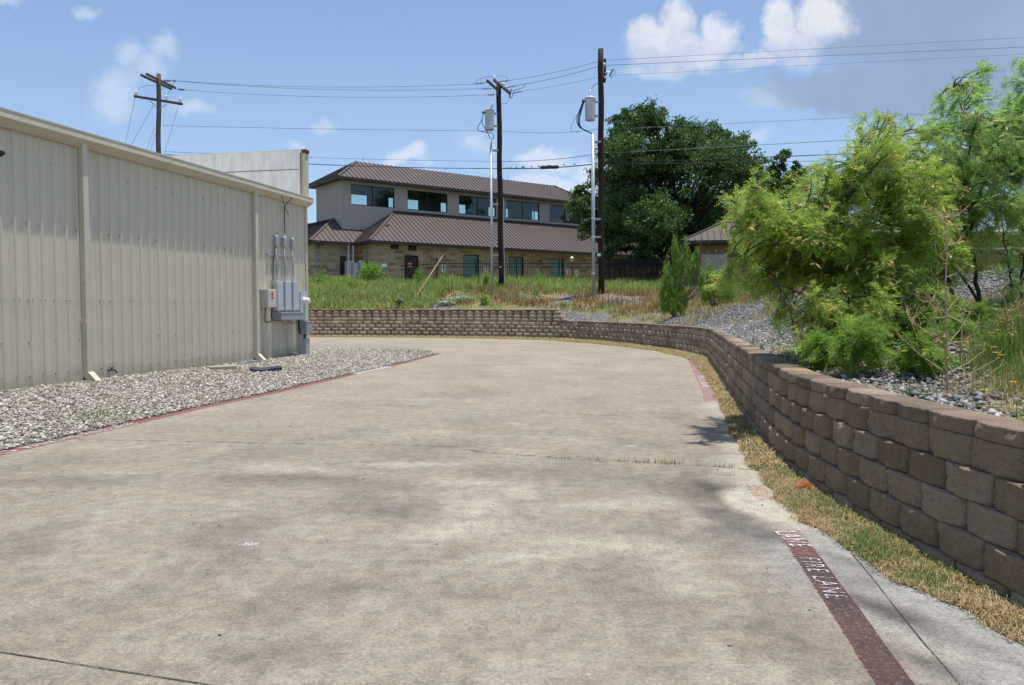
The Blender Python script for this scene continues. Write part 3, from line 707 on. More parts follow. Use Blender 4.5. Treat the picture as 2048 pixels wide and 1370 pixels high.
def merge(lst):
    V_, F_, o = [], [], 0
    for a, c in lst: V_.append(a); F_.append(c + o); o += len(a)
    return np.concatenate(V_), np.concatenate(F_)
sst = [s for s in np.arange(0, WALL.L, 0.05) if WALL.at(s)[1] > 38 and WALL.at(s)[0] < 2.55][0]
S0, S1 = 2.0, WALL.L - 1
wall = thing('retaining_wall', 'brown split-face block retaining wall curving round the concrete driveway', 'retaining wall', (2.7, 6, 0))
cs = [course(-0.12 + BH * k, BH, -0.024 * k, S0, S1, k % 2) for k in range(5)]
cs += [course(0.83 + BH * k, BH, -0.024 * (5 + k), sst + (0.0, 0.25, 0.5)[k], S1, (k + 1) % 2) for k in range(3)]
fast('block_courses', *merge(cs), M['block'], parent=wall, smooth=True)
cc = [course(0.83, 0.10, -0.024 * 4 + 0.006, S0, sst + 0.1, 0, depth=0.26, bulge=0.034, amp=0.014),
      course(1.40, 0.10, -0.024 * 7 + 0.006, sst + 0.5, S1, 0, depth=0.26, bulge=0.034, amp=0.014)]
fast('cap_course', *merge(cc), M['cap'], parent=wall, smooth=False)
t = np.arange(S0, S1, 0.3); A = WALL.at(t, -0.13); B_ = WALL.at(t, -0.20); top = np.where(t > sst + 0.6, 1.39, 0.83)
V_ = np.concatenate([np.c_[A, np.full(len(t), -0.2)], np.c_[B_, top]]); n = len(t); i = np.arange(n - 1)
fast('light_leak_stop', V_, np.stack([i, i + 1, n + i + 1, n + i], -1), M['leakstop'], parent=wall)  # dark sheet added behind the blocks to stop light leaking through

# ------------------------------------------------------------------ grass blades
def blades(name, P, h, w, mt, bend=0.5, parent=None, kind='stuff', flat=0.0, base=None):
    n = len(P); a = rng.uniform(0, 6.283, n); hh = h * rng.uniform(0.45, 1.25, n); ww = w * rng.uniform(0.6, 1.3, n)
    lean = np.abs(rng.normal(0, bend, n)) + flat; dx, dy = np.cos(a), np.sin(a); sx_, sy_ = -dy, dx
    V_ = np.zeros((n, 6, 3))
    for k, (tt, wf) in enumerate(((0, 1.0), (0.55, 0.85), (1.0, 0.12))):
        r = np.sin(lean * tt) * hh * tt; z = np.cos(np.minimum(lean * tt, 1.5)) * hh * tt
        cx, cy = P[:, 0] + dx * r, P[:, 1] + dy * r
        for j, sg in ((0, -1), (1, 1)):
            V_[:, 2 * k + j] = np.stack([cx + sg * sx_ * ww * wf / 2, cy + sg * sy_ * ww * wf / 2, P[:, 2] + z], -1)
    f = np.array([[0, 1, 3, 2], [2, 3, 5, 4]])
    return fast(name, V_, (np.arange(n)[:, None, None] * 6 + f[None]).reshape(-1, 4), mt, kind=kind, parent=parent, base=base)


# strip of dry grass at the foot of the wall
n = 900; t = np.linspace(2, WALL.L - 1, n); wl = WALL.at(t, 0.05)
de = EDGE.P; we = np.zeros((n, 2))
for i in range(n):
    tn = WALL.at(t[i] + 0.2) - WALL.at(t[i] - 0.2); tn /= np.linalg.norm(tn); nn = np.array([-tn[1], tn[0]])
    best = 0.6
    for s_ in np.arange(0.1, 2.4, 0.04):
        q = wl[i] + nn * s_
        if s_ > 0.1 and np.min(np.hypot(de[:, 0] - q[0], de[:, 1] - q[1])) < 0.0: break
    we[i] = nn
def strip_width(P, N):
    """distance from wall foot P along N to the concrete edge"""
    best = np.full(len(P), 2.2)
    for a, c in zip(de[:-1], de[1:]):
        d = c - a; den = N[:, 0] * d[1] - N[:, 1] * d[0]; den = np.where(np.abs(den) < 1e-9, 1e-9, den)
        r = a[None] - P; u = (r[:, 0] * d[1] - r[:, 1] * d[0]) / den; v = (r[:, 0] * N[:, 1] - r[:, 1] * N[:, 0]) / den
        ok = (v >= 0) & (v <= 1) & (u > 0); best = np.where(ok & (u < best), u, best)
    return best
SW = strip_width(wl, we); SW = np.convolve(np.pad(SW, 6, 'edge'), np.ones(13) / 13, 'valid')
SW = np.clip(SW, 0.12, 1.6)
V_ = np.zeros((n, 5, 3)); wobs = (fbm(t * 4, t * 0, o=4, s=77) - 0.5) * 0.16
for k, fr_ in enumerate((-0.15, 0.15, 0.5, 0.85, 1.0)):
    q = wl + we * ((SW + wobs) * fr_ if fr_ > 0 else np.full(n, -0.1))[:, None]
    V_[:, k, :2] = q; V_[:, k, 2] = (0.015, 0.022, 0.026, 0.018, 0.005)[k]
ix = np.arange(n * 5).reshape(n, 5); F = np.stack([ix[:-1, :-1], ix[:-1, 1:], ix[1:, 1:], ix[1:, :-1]], -1).reshape(-1, 4)
fast('thatch_strip', V_, F, M['thatch'], smooth=True, kind='structure')
def strip_pts(n_, p_near=2.2, over=0.0):
    w_ = 1.0 / np.maximum(np.hypot(wl[:, 0], wl[:, 1] + 0), 3.0) ** 1.35 * SW * (wl[:, 1] > 1.5); w_ /= w_.sum()
    i = rng.choice(len(t), n_, p=w_); u = rng.random(n_) * (SW[i] + wobs[i] + over); jit = rng.uniform(-0.05, 0.05, (n_, 2))
    P = wl[i] + we[i] * u[:, None] + jit; fr_ = np.clip(u / (SW[i] + 1e-6), 0, 1); return np.c_[P, 0.006 + 0.016 * np.clip((1 - fr_) * 2.2, 0, 1)], u, i
P, u, i = strip_pts(130000); dcam = np.hypot(P[:, 0], P[:, 1])
keep = rng.random(len(P)) < np.clip(0.35 + (fbm(P[:, 0] * 5, P[:, 1] * 3, o=3, s=95) - 0.38) * 4, 0.12, 1); P, u, i, dcam = P[keep], u[keep], i[keep], dcam[keep]
for nm, k, hh, ww in (('dry_grass', dcam < 8, 0.055, 0.0042), ('dry_grass', dcam >= 8, 0.075, 0.010)):
    o = blades(nm, P[k], hh, ww, M['straw'], 0.6, flat=0.75)
    tag(o, 'straw coloured dry grass lying along the foot of the block wall' if nm else '', 'grass')
bpy.data.objects['dry_grass']['label'] = 'straw coloured dry grass along the near part of the wall foot'
bpy.data.objects['dry_grass.001']['label'] = 'straw coloured dry grass along the far curve of the wall foot'
P, u, i = strip_pts(60000)
nz = fbm(P[:, 0] * 2.2, P[:, 1] * 1.6, o=3, s=91); px_, py_ = proj(P[:, 0], P[:, 1], P[:, 2])
hot = np.exp(-(((px_ - 1505) / 25) ** 2 + ((py_ - 905) / 38) ** 2)) + 0.7 * np.exp(-(((px_ - 1720) / 40) ** 2 + ((py_ - 1090) / 30) ** 2)) + 0.6 * np.exp(-(((px_ - 1850) / 60) ** 2 + ((py_ - 1160) / 30) ** 2))
k = (rng.random(len(P)) < np.clip((nz - 0.46) * 3.2, 0.04, 0.5) + hot * 0.9)
o = blades('green_grass', P[k], 0.065, 0.005, M['green'], 0.6, flat=0.4); tag(o, 'green tufts sprouting through the dry strip below the block wall', 'grass')

# tall grass behind the far wall
def field(n_, x0, x1, y0, y1, dens):
    X = rng.uniform(x0, x1, n_); Y = rng.uniform(y0, y1, n_); d = dens(X, Y); k = rng.random(n_) < d; return X[k], Y[k]
def behind(X, Y, m=0.35):
    dW = dist_to_path(X, Y, WALL, 3); return dW > m
def wall_y(X): # far wall's y at given x
    q = WALL.P[WALL.P[:, 1] > 30]; o_ = np.argsort(q[:, 0]); return np.interp(X, q[o_, 0], q[o_, 1])
def dens_tall(X, Y):
    n = fbm(X * 0.8, Y * 0.8, o=3, s=61); px, py = proj(X, Y, H(X, Y))
    left = (X < -4.5) * np.clip((Y - wall_y(X) - 0.3) / 1.0, 0, 1)
    rest = np.clip((Y - 46.5 + (n - 0.5) * 6) / 3.0, 0, 1) * (X < 8.5)
    rt_ = np.clip((Y - 46 + (n - 0.5) * 5) / 3.0, 0, 1) * (X >= 8.5) * 0.7
    return np.clip(left + rest + rt_, 0, 1) * np.clip(0.45 + (n - 0.4) * 3, 0.15, 1)
X, Y = field(150000, -32, 26, 42.5, 57.5, dens_tall)
hv = 0.33 + 0.55 * np.clip((fbm(X * 0.5, Y * 0.5, o=3, s=62) - 0.35) * 2.2, 0, 1) * np.clip((Y - 44) / 5, 0.25, 1) * np.where(X > 4, 0.7, 1)
k = np.arange(len(X))
o = blades('tall_grass', np.c_[X, Y, HR(X, Y) - 0.02], hv, 0.042, M['tall'], 0.35)
tag(o, 'tall green weeds and grass between the far wall and the iron fence', 'grass')
def dens_dry(X, Y):
    n = fbm(X * 0.7, Y * 0.7, o=3, s=71); wy = wall_y(X)
    a = (X > -4.5) * (X < 12) * np.clip((Y - wy - 1.0) / 1.5, 0, 1) * np.clip((50.5 - Y) / 2, 0, 1) * np.clip((n - 0.38) * 4, 0, 1)
    b_ = (X <= -4.5) * 0.55 * np.clip((n - 0.35) * 3, 0, 1) * (Y > wy + 0.3) * (Y < 49)
    return np.clip(a + b_, 0, 1)
X, Y = field(80000, -26, 13, 36, 51, dens_dry)
o = blades('dry_weeds', np.c_[X, Y, HR(X, Y) - 0.02], 0.34, 0.034, M['dryred'], 0.5); tag(o, 'reddish dry weeds on the bank above the far wall', 'grass')
def dens_slope(X, Y):
    n = fbm(X * 0.9, Y * 0.9, o=3, s=73); g = grassness(X, Y)
    return np.clip(g * 1.0 * np.clip((n - 0.42) * 4, 0, 1), 0, 1) * (dist_to_path(X, Y, WALL, 3) > 0.4) * (Y > 21)
X, Y = field(90000, 5.5, 18, 21, 46, dens_slope)
o = blades('slope_grass', np.c_[X, Y, HR(X, Y) - 0.02], 0.24, 0.022, M['straw'], 0.5); tag(o, 'pale dry grass on the crest of the gravel bank', 'grass')
# weedy grass in the right foreground on top of the wall
def dens_near(X, Y):
    n = fbm(X * 1.4, Y * 1.4, o=3, s=75)
    shade = 0.40 * np.clip((fbm(X * 1.2, Y * 1.2, o=3, s=88) - 0.42) * 5, 0, 1) * (X / Y > 0.33) * (dist_to_path(X, Y, WALL, 3) > 0.5)
    return shade + grassness(X, Y) * np.clip(0.25 + (n - 0.42) * 4, 0, 1) * (dist_to_path(X, Y, WALL, 3) > 0.36) + 0.05 * (dist_to_path(X, Y, WALL, 3) > 0.36) * (n > 0.5)
X, Y = field(330000, 3.0, 13, 2, 14, dens_near); g_ = fbm(X * 1.1, Y * 1.1, o=3, s=78)
mix = rng.random(len(X)) < np.clip((g_ - 0.40) * 4, 0.1, 0.9)
hh = 0.09 + 0.24 * np.clip((X - 0.5 * Y - 0.3) / 1.3, 0, 1)
o = blades('foreground_weeds', np.c_[X, Y, HR(X, Y) - 0.01][mix], hh[mix], 0.0050, M['green'], 0.75); tag(o, 'fine green weeds at the right above the wall', 'grass')
o = blades('foreground_dry_weeds', np.c_[X, Y, HR(X, Y) - 0.01][~mix], hh[~mix] * 0.9, 0.0045, M['straw'], 0.85); tag(o, 'tan dry weeds at the right above the wall', 'grass')
# little weeds between the limestone and in the crack
X, Y = sample_island(60000); n_ = fbm(X * 1.6, Y * 1.6, o=3, s=81); px_, py_ = proj(X, Y, 0 * X)
hot = np.exp(-(((px_ - 210) / 70) ** 2 + ((py_ - 835) / 14) ** 2)) + np.exp(-(((px_ - 410) / 35) ** 2 + ((py_ - 741) / 6) ** 2)) * 2 + np.exp(-(((px_ - 820) / 50) ** 2 + ((py_ - 704) / 7) ** 2)) * 0.8 + 0.5 * np.exp(-(((px_ - 396) / 9) ** 2 + ((py_ - 806) / 4) ** 2))
k = rng.random(len(X)) < np.clip((n_ - 0.66) * 1.5, 0, 0.10) + hot * 0.30
o = blades('gravel_weeds', np.c_[X, Y, gravel_z(X, Y) + 0.02][k], 0.07, 0.012, M['green'], 0.8, flat=0.3); tag(o, 'small green weeds between the pale gravel stones', 'weeds')
P = []
for px, py, c_, sp in ((1128, 918, 14, 0.06), (1290, 926, 26, 0.08), (1325, 927, 30, 0.07), (1345, 929, 22, 0.06), (1250, 924, 8, 0.05), (1440, 934, 12, 0.04), (1462, 936, 10, 0.03), (1200, 922, 5, 0.05), (1050, 912, 5, 0.05)):
    g0 = G(px, py); P += [[g0[0] + random.gauss(0, sp), g0[1] + random.gauss(0, 0.012), 0.002] for _ in range(c_)]
o = blades('crack_grass', np.array(P), 0.06, 0.007, M['straw'], 0.5); tag(o, 'sparse dry grass growing in the driveway crack', 'weeds')
P = []
for px, py in ((1612, 983),):
    g0 = G(px, py); P += [[g0[0] + random.gauss(0, 0.04), g0[1] + random.gauss(0, 0.06), 0.04] for _ in range(45)]
o = blades('fallen_leaves', np.array(P), 0.05, 0.022, M['petalr'], 0.6, flat=0.8); tag(o, 'small heap of orange-red fallen leaves at the wall foot', 'leaf litter')
# debris on the concrete
P = np.stack([rng.uniform(-6, 2.5, 130), rng.uniform(3, 16, 130), np.full(130, 0.004)], -1)
o = stones('loose_grit', P, 0.022, M['limestone']); tag(o, 'scattered grit and pebbles on the concrete driveway', 'grit')

# ------------------------------------------------------------------ painted fire lane markings
def text_on(name, s, path, s_start, length, off, height, z, mt, parent, flip=1, thick=0.022):
    """lettering running along a path; off = distance of the baseline, letters rise by height*flip across it"""
    cu = bpy.data.curves.new('lettering', 'FONT'); cu.body = s; cu.size = 1.0; cu.space_character = 1.25; cu.offset = thick; cu.resolution_u = 3
    ob = bpy.data.objects.new('lettering_tmp', cu); COL.objects.link(ob); bpy.context.view_layer.update()
    me = bpy.data.meshes.new_from_object(ob.evaluated_get(bpy.context.evaluated_depsgraph_get())); bpy.data.objects.remove(ob)
    co = np.zeros(len(me.vertices) * 3); me.vertices.foreach_get('co', co); co = co.reshape(-1, 3)
    x = (co[:, 0] - co[:, 0].min()) / (co[:, 0].max() - co[:, 0].min()); y = (co[:, 1] - co[:, 1].min()) / (co[:, 1].max() - co[:, 1].min())
    q = path.at(s_start + x * length, off + y * height * flip); o_ = np.c_[q, np.full(len(q), z)] - origin_of(parent)
    me.vertices.foreach_set('co', o_.ravel().astype(np.float32)); me.update(); return link(name, me, mt, parent)


RS = Path(chaikin(path_px([(1830, 1420), (1789, 1370), (1701, 1236), (1614, 1112), (1590, 1080)]), 1))
SL = Path(RS.P[::-1])          # runs from far to near
def arc_of(path, px, py):
    g0 = G(px, py)[:2]; return path.c[np.argmin(np.hypot(*(path.P - g0).T))] if False else min(np.arange(0, path.L, 0.01), key=lambda s_: np.hypot(*(path.at(s_) - g0)))
o = strip_sheet('fire_lane_stripe', SL, -0.080, 0.080, 0.004, M['redstripe'], wob=0.004); rs = o
a0 = arc_of(SL, 1600, 1105)
for sgn in (-1, 1):
    strip_sheet('edge_line', SL, sgn * 0.073, sgn * 0.084, 0.0065, M['rededge'], s0=a0, wob=0.003, kind=None, parent=rs)
text_on('lettering', 'FIRE LANE', SL, arc_of(SL, 1618, 1118), 0.70, -0.058, 0.118, 0.008, M['whitetxt'], rs, thick=-0.008)
o = strip_sheet('faded_stripe_patch', Path(np.vstack([path_px([(1572, 1060), (1592, 1083), (1620, 1115)])])), -0.10, 0.09, 0.006, M['redfaded'], wob=0.012)
pth = Path(path_px([(1566, 1062), (1592, 1083), (1625, 1118)]))
text_on('lettering', 'LANE', pth, 0.03, 0.36, -0.075, 0.15, 0.009, M['whitefade'], o)
strip_sheet('faded_kerb_patch', Path(path_px([(1508, 970), (1520, 988), (1532, 1000)])), -0.08, 0.08, 0.004, M['redfaded'], wob=0.02)
KP = Path(path_px([(1372, 712), (1386, 722), (1394, 737), (1405, 757), (1416, 780), (1424, 802)]))
o = strip_sheet('pink_kerb_stripe', KP, -0.13, 0.13, 0.004, M['pinkkerb'], wob=0.02)
text_on('lettering', 'FIRE LANE', KP, KP.L * 0.60, KP.L * 0.22, -0.09, 0.16, 0.008, M['whitetxt'], o)
ko = strip_sheet('red_kerb_stripe', KERB, -0.175, 0.03, 0.005, M['redkerb'], wob=0.012)
# words read from the driveway, running away from the viewer
k0 = arc_of(KERB, 0, 904)
for wtxt, a_, b_ in (('NO', -0.55, -0.02), ('PARKING', 0.12, 0.98), ('FIRE', 1.08, 1.50), ('LANE', 1.56, 2.02)):
    text_on('lettering', wtxt, KERB, k0 + a_ + 0.12, (b_ - a_), -0.185, 0.185, 0.009, M['whitetxt'], ko)
strip_sheet('pale_kerb_stripe', KERB, -0.20, 0.0, 0.009, M['whitefade'], s0=arc_of(KERB, 703, 748), s1=arc_of(KERB, 775, 733), wob=0.02)
for i_, (px, py, r_) in enumerate(((503, 1090, 0.042), (893, 1227, 0.011), (1262, 893, 0.05), (612, 1143, 0.008))):
    g0 = G(px, py); n = 26; th = np.linspace(0, 6.283, n, endpoint=False); rr_ = r_ * (0.5 + rng.random(n))
    MB().poly([(g0[0] + math.cos(a) * q * 1.5, g0[1] + math.sin(a) * q, 0.0045) for a, q in zip(th, rr_)]).build('white_splash_mark', M['bird'])['kind'] = 'structure'

# ------------------------------------------------------------------ metal building
ZB, ZE = 0.085, 5.10
bld = thing('metal_building', 'long beige ribbed steel building with a white parapet at its far end', 'building', WF(0, 0, ZB))
prof = [(0.0, 0.0), (0.115, 0.0), (0.140, 0.036), (0.165, 0.036), (0.190, 0.0), (0.232, 0.0), (0.236, 0.007), (0.246, 0.007), (0.250, 0.0), (0.277, 0), (0.281, 0.007), (0.291, 0.007), (0.295, 0.0)]
PITCH = 0.305; SL_W = 40.0
pts = []
for i in range(int(SL_W / PITCH)):
    for a, h_ in prof: pts.append((i * PITCH + a, h_))
pts.append((SL_W, 0)); mb = MB()
for z0_, z1_ in ((ZB - 0.05, ZE - 0.1),):
    vs = [WF(s_, o_, z) for z in (z0_, z1_) for s_, o_ in pts]; n = len(pts)
    mb.add(vs, [(i, i + 1, n + i + 1, n + i) for i in range(n - 1)])
mb.build('ribbed_wall', M['steel'], bld)
mb = MB()
for zr in (1.74, 3.15, 4.35, 0.32, 0.95):
    for i in range(int(SL_W / PITCH)):
        for a in ((0.205, 0.095) if zr in (1.74,) else (0.205,)):
            if zr in (3.15, 4.35, 0.95) and random.random() < 0.5: continue
            s_ = i * PITCH + a; mb.box(WF, s_ - 0.009, s_ + 0.009, 0.001, 0.012, zr + random.uniform(-0.02, 0.02) - 0.009, zr + 0.009)
mb.build('wall_screws', mat('screw_head', (0.20, 0.20, 0.18), 0.6), bld)['kind'] = 'stuff'
# eave gutter: vertical lip then slanted underside
def extr(mb, prof_, s0_, s1_):
    n = len(prof_); vs = [WF(s_, o_, z) for s_ in (s0_, s1_) for o_, z in prof_]
    return mb.add(vs, [(i, (i + 1) % n, n + (i + 1) % n, n + i) for i in range(n)] + [tuple(range(n)), tuple(range(2 * n - 1, n - 1, -1))])
mb = MB(); gp = [(-0.05, ZE - 0.005), (0.245, ZE - 0.005), (0.26, ZE + 0.005), (0.26, ZE - 0.02), (0.250, ZE - 0.03), (0.258, ZE - 0.15), (0.075, ZE - 0.285), (0.035, ZE - 0.285), (-0.05, ZE - 0.2)]
for k in range(7): extr(mb, gp, -0.12 + k * 6.0 + 0.002, -0.12 + (k + 1) * 6.0 - 0.002)
mb.build('eave_gutter', M['gutter'], bld)
# downspouts
for px in (164, 506, -330):
    s_, _ = wall_at(px, 600); s_ = round(s_ / PITCH) * PITCH - 0.02 if False else s_
    mb = MB(); w_ = 0.075
    mb.box(WF, s_ - w_, s_ + w_, 0.040, 0.165, 0.30, ZE - 0.20)
    o = mb.build('downspout', M['downs'], bld, bevel=0.012)
    mb = MB(); a = [WF(s_ + d_, o_, z) for o_, z in ((0.036, 0.31), (0.15, 0.31), (0.36, 0.115), (0.30, 0.035), (0.09, 0.19), (0.036, 0.19)) for d_ in (-w_ * 1.02, w_ * 1.02)]
    mb.add(a, [(0, 2, 3, 1), (2, 4, 5, 3), (4, 6, 7, 5), (6, 8, 9, 7), (8, 10, 11, 9), (0, 10, 8, 6, 4, 2)[::-1], (1, 3, 5, 7, 9, 11)[::-1]])
    mb.build('elbow', M['downs'], o)
    if px == 164:
        mb = MB(); mb.box(WF, s_ - 0.20, s_ - w_, 0.036, 0.07, 1.28, 1.33); mb.box(WF, s_ + w_, s_ + 0.10, 0.036, 0.06, 1.30, 1.36); mb.box(WF, s_ - w_ - 0.006, s_ + w_ + 0.006, 0.036, 0.157, 1.30, 1.37)
        mb.build('strap', M['downs'], o)
# corner trim, end wall, roof, parapet
mb = MB(); mb.box(WF, -0.10, 0.02, -0.10, 0.045, ZB - 0.05, ZE - 0.28); mb.build('corner_trim', M['downs'], bld)
mb = MB(); mb.box(WF, -0.06, 0.0, -18, -0.10, ZB - 0.05, ZE - 0.05); mb.build('end_wall', M['steel'], bld)
mb = MB(); mb.poly([WF(0.2, -0.05, ZE - 0.04), WF(SL_W, -0.05, ZE - 0.04), WF(SL_W, -9, ZE + 0.32), WF(0.2, -9, ZE + 0.32)]); mb.poly([WF(0.2, -9, ZE + 0.32), WF(SL_W, -9, ZE + 0.32), WF(SL_W, -18, ZE - 0.04), WF(0.2, -18, ZE - 0.04)])
mb.build('roof_sheet', M['gutter'], bld)
pz = wall_at(606, 305)[1]; ztop = 1.6 + (pz - 1.6)
mb = MB(); mb.box(WF, -0.02, 0.18, -18.0, 0.0, ZE - 0.4, 6.58)
par = mb.build('parapet', M['stucco_w'], bld)
mb = MB(); mb.box(WF, 0.181, 0.19, -18.0, -0.1, 5.98, 5.995); mb.build('panel_joint', M['dark'], par)
mb = MB(); mb.box(WF, -0.05, 0.21, -18.0, -0.0, 6.582, 6.61); mb.build('coping', M['white'], par)
mb = MB(); mb.box(WF, -0.07, 0.15, 0.003, 0.12, 4.95, 6.50); mb.build('parapet_return', M['downs'], par)
mb = MB(); mb.box(WF, -0.08, 0.17, -0.02, 0.15, 6.503, 6.615); mb.box(WF, 0.181, 0.20, -0.03, 0.0, 5.2, 6.50); mb.build('rusty_cap', M['rust'], par)

# ---- electrical gear on the wall: positions read off the wall plane
def wbox(mb, x0, y0, x1, y1, o0, o1, top_from=None):
    """box on the wall whose front covers x0..x1 and y0..y1 of the photo"""
    s1_, zt = wall_at(x0, y0, o1); s0_, zb = wall_at(x1, y1, o1); mb.box(WF, s0_, s1_, o0, o1, zb, zt); return s0_, s1_, zb, zt
jb = thing('junction_box', 'beige steel junction box with red stickers beside the meter panels', 'junction box', WF(1.9, 0.0, 1.9))
mb = MB(); J = wbox(mb, 535, 578, 553, 615, 0.035, 0.30); mb.build('housing', M['boxbeige'], jb, bevel=0.008)
mb = MB(); mb.box(WF, J[0] + 0.01, J[1] - 0.01, 0.302, 0.316, J[2] + 0.015, J[3] - 0.015); o = mb.build('door', M['boxbeige'], jb, bevel=0.004)
jm = (J[0] + J[1]) / 2; jw = (J[1] - J[0]); jh = J[3] - J[2]
mb = MB(); mb.box(WF, jm - jw * .06, jm + jw * .12, 0.317, 0.319, J[3] - jh * 0.36, J[3] - jh * 0.16); mb.box(WF, jm - jw * .14, jm + jw * .16, 0.317, 0.319, J[3] - jh * 0.48, J[3] - jh * 0.42); mb.box(WF, jm - jw * .02, jm + jw * .1, 0.317, 0.319, J[3] - jh * 0.58, J[3] - jh * 0.50)
mb.build('warning_sticker', M['red'], o)
mb = MB(); mb.box(WF, J[0] + 0.02, J[0] + 0.04, 0.317, 0.335, J[2] + jh * .45, J[2] + jh * .58); mb.build('latch', M['galv'], o)
mc = thing('meter_cabinet', 'three grey meter panels over a long grey trough with three conduits up the wall', 'electrical panel', WF(1.2, 0.0, 1.6))
xs_ = [(554.5, 567.5), (570.5, 583.5), (586.5, 599.5)]
cen = []
for x0, x1 in xs_:
    mb = MB(); c_ = wbox(mb, x0, 562, x1, 621, 0.035, 0.22); o = mb.build('meter_panel', M['boxgrey'], mc, bevel=0.006); cen.append(((c_[0] + c_[1]) / 2, c_[3]))
    mb = MB(); mb.box(WF, c_[0] + .02, c_[1] - .02, 0.221, 0.228, c_[2] + 0.03, c_[3] - 0.03); mb.build('panel_cover', M['boxgrey'], o, bevel=0.003)
    mb = MB(); mb.tube([WF(cen[-1][0], 0.12, c_[2] + 0.01), WF(cen[-1][0], 0.12, c_[2] - 0.12)], 0.035, 8); mb.build('nipple', M['galv'], o)
mb = MB(); T = wbox(mb, 563, 624, 606.5, 639, 0.035, 0.34); mb.build('trough', M['boxgrey2'], mc, bevel=0.006)
mb = MB(); mb.box(WF, T[0], T[1] + 0.02, 0.345, 0.352, T[3] - 0.02, T[3] + 0.005); mb.build('trough_lid', M['boxgrey'], mc)
tops = [wall_at(558, 463, 0.1)[1], wall_at(571, 468, 0.1)[1], wall_at(588, 474, 0.1)[1]]
for (s_, z_), zt in zip(cen, [wall_at(555, 470, .1)[1] - .1] * 3):
    mb = MB(); mb.tube([WF(s_, 0.11, z_), WF(s_, 0.11, zt - 0.15)], 0.024, 10); o = mb.build('conduit', M['conduit'], mc, smooth=True)
    mb = MB(); mb.lathe(WF(s_, 0.11, zt - 0.30), [(0.030, 0), (0.05, 0.03), (0.062, 0.10), (0.062, 0.34), (0.05, 0.38), (0.02, 0.40)], 12); mb.build('weatherhead', M['galv'], o, smooth=False)
    mb = MB(); mb.lathe(WF(s_, 0.11, z_), [(0.045, 0), (0.045, 0.08)], 10); mb.build('collar', M['galv'], o)
zs = wall_at(570, 513, 0.08)[1]; mb = MB(); mb.box(WF, cen[2][0] - 0.10, cen[0][0] + 0.45, 0.035, 0.075, zs - 0.02, zs + 0.02); mb.build('strut', M['conduit'], mc)
ztc = [wall_at(555, 470, .1)[1] - .1][0]
def wcable(name, pts_, r_=0.012, parent=None, base=None, mt=None):
    mb = MB(); P_ = chaikin(np.array([WF(*wall_at(x, y, o_)[:1], o_, wall_at(x, y, o_)[1]) for x, y, o_ in pts_]), 2); mb.tube(P_, r_, 6); return mb.build(name, mt or M['cable'], parent, smooth=True)
wcable('cable', [(554, 465, 0.12), (551, 490, 0.10), (547, 512, 0.07), (546, 540, 0.05), (546, 577, 0.08)], 0.014, mc)
wcable('cable', [(570, 466, 0.12), (569, 440, 0.09), (569, 416, 0.12), (572, 407, 0.2), (583, 399, 0.26), (587, 389, 0.19)], 0.014, mc)
wcable('cable', [(569, 416, 0.10), (566, 400, 0.2), (562, 386, 0.19)], 0.010, mc)
wcable('cable', [(569, 416, 0.10), (575, 424, 0.1), (577, 431, 0.1)], 0.010, mc)
wcable('cable', [(574, 640, 0.16), (574, 680, 0.06), (575, 702, 0.06), (580, 708, 0.06), (606, 706, 0.05)], 0.016, mc, mt=M['conduit'])
wcable('cable', [(577, 641, 0.18), (583, 647, 0.12), (592, 646, 0.12), (597, 641, 0.18)], 0.010, mc)
wcable('cable', [(597, 641, 0.15), (598, 660, 0.06), (603, 675, 0.05), (607, 680, 0.05)], 0.022, mc)
wcable('cable', [(531, 616, 0.15), (529, 640, 0.08), (534, 646, 0.08), (545, 641, 0.1), (548, 640, 0.1)], 0.013, jb)
wcable('cable', [(545, 616, 0.15), (541, 635, 0.09), (548, 641, 0.09), (562, 641, 0.12)], 0.013, jb)
um = thing('utility_meter', 'tall grey cabinet with a round electric meter at the building corner', 'electric meter', WF(0.15, 0.0, 1.2))
mb = MB(); C_ = wbox(mb, 601, 583, 614, 640, 0.047, 0.20); mb.build('cabinet', M['boxgrey'], um, bevel=0.006)
cs_, cz_ = wall_at(611, 601, 0.22)
mb = MB(); mb.lathe(WF(C_[0] + 0.17, 0.20, cz_), [(0.10, 0), (0.10, 0.05), (0.085, 0.06), (0.085, 0.16), (0.07, 0.19)], 16, axis=(*wn, 0)); mb.build('round_meter', M['white'], um, smooth=False)
mb = MB(); mb.box(WF, C_[0] + 0.05, C_[0] + 0.19, 0.047, 0.16, 0.02, C_[2]); mb.build('riser_duct', M['boxgrey'], um, bevel=0.004)
tb = thing('telephone_box', 'small grey telephone box on a short grey duct beyond the electric meter', 'utility box', WF(-0.1, 0.2, 0.05))
mb = MB(); B1 = wbox(mb, 613, 644, 625, 667, 0.10, 0.30); mb.build('housing', M['boxgrey2'], tb, bevel=0.006)
mb = MB(); mb.box(WF, B1[0] - 0.01, B1[1] + 0.01, 0.09, 0.31, B1[3] + 0.001, B1[3] + 0.015); mb.build('lid', M['boxgrey'], tb)
mb = MB(); mb.box(WF, B1[0] + 0.12, B1[1] - 0.02, 0.14, 0.26, 0.02, 0.62); mb.build('ground_duct', M['galv'], tb, bevel=0.004)
mb = MB(); mb.tube([WF(B1[1] - 0.06, 0.2, B1[2]), WF(B1[1] - 0.05, 0.2, 0.60)], 0.03, 8); mb.build('riser', M['cable'], tb)
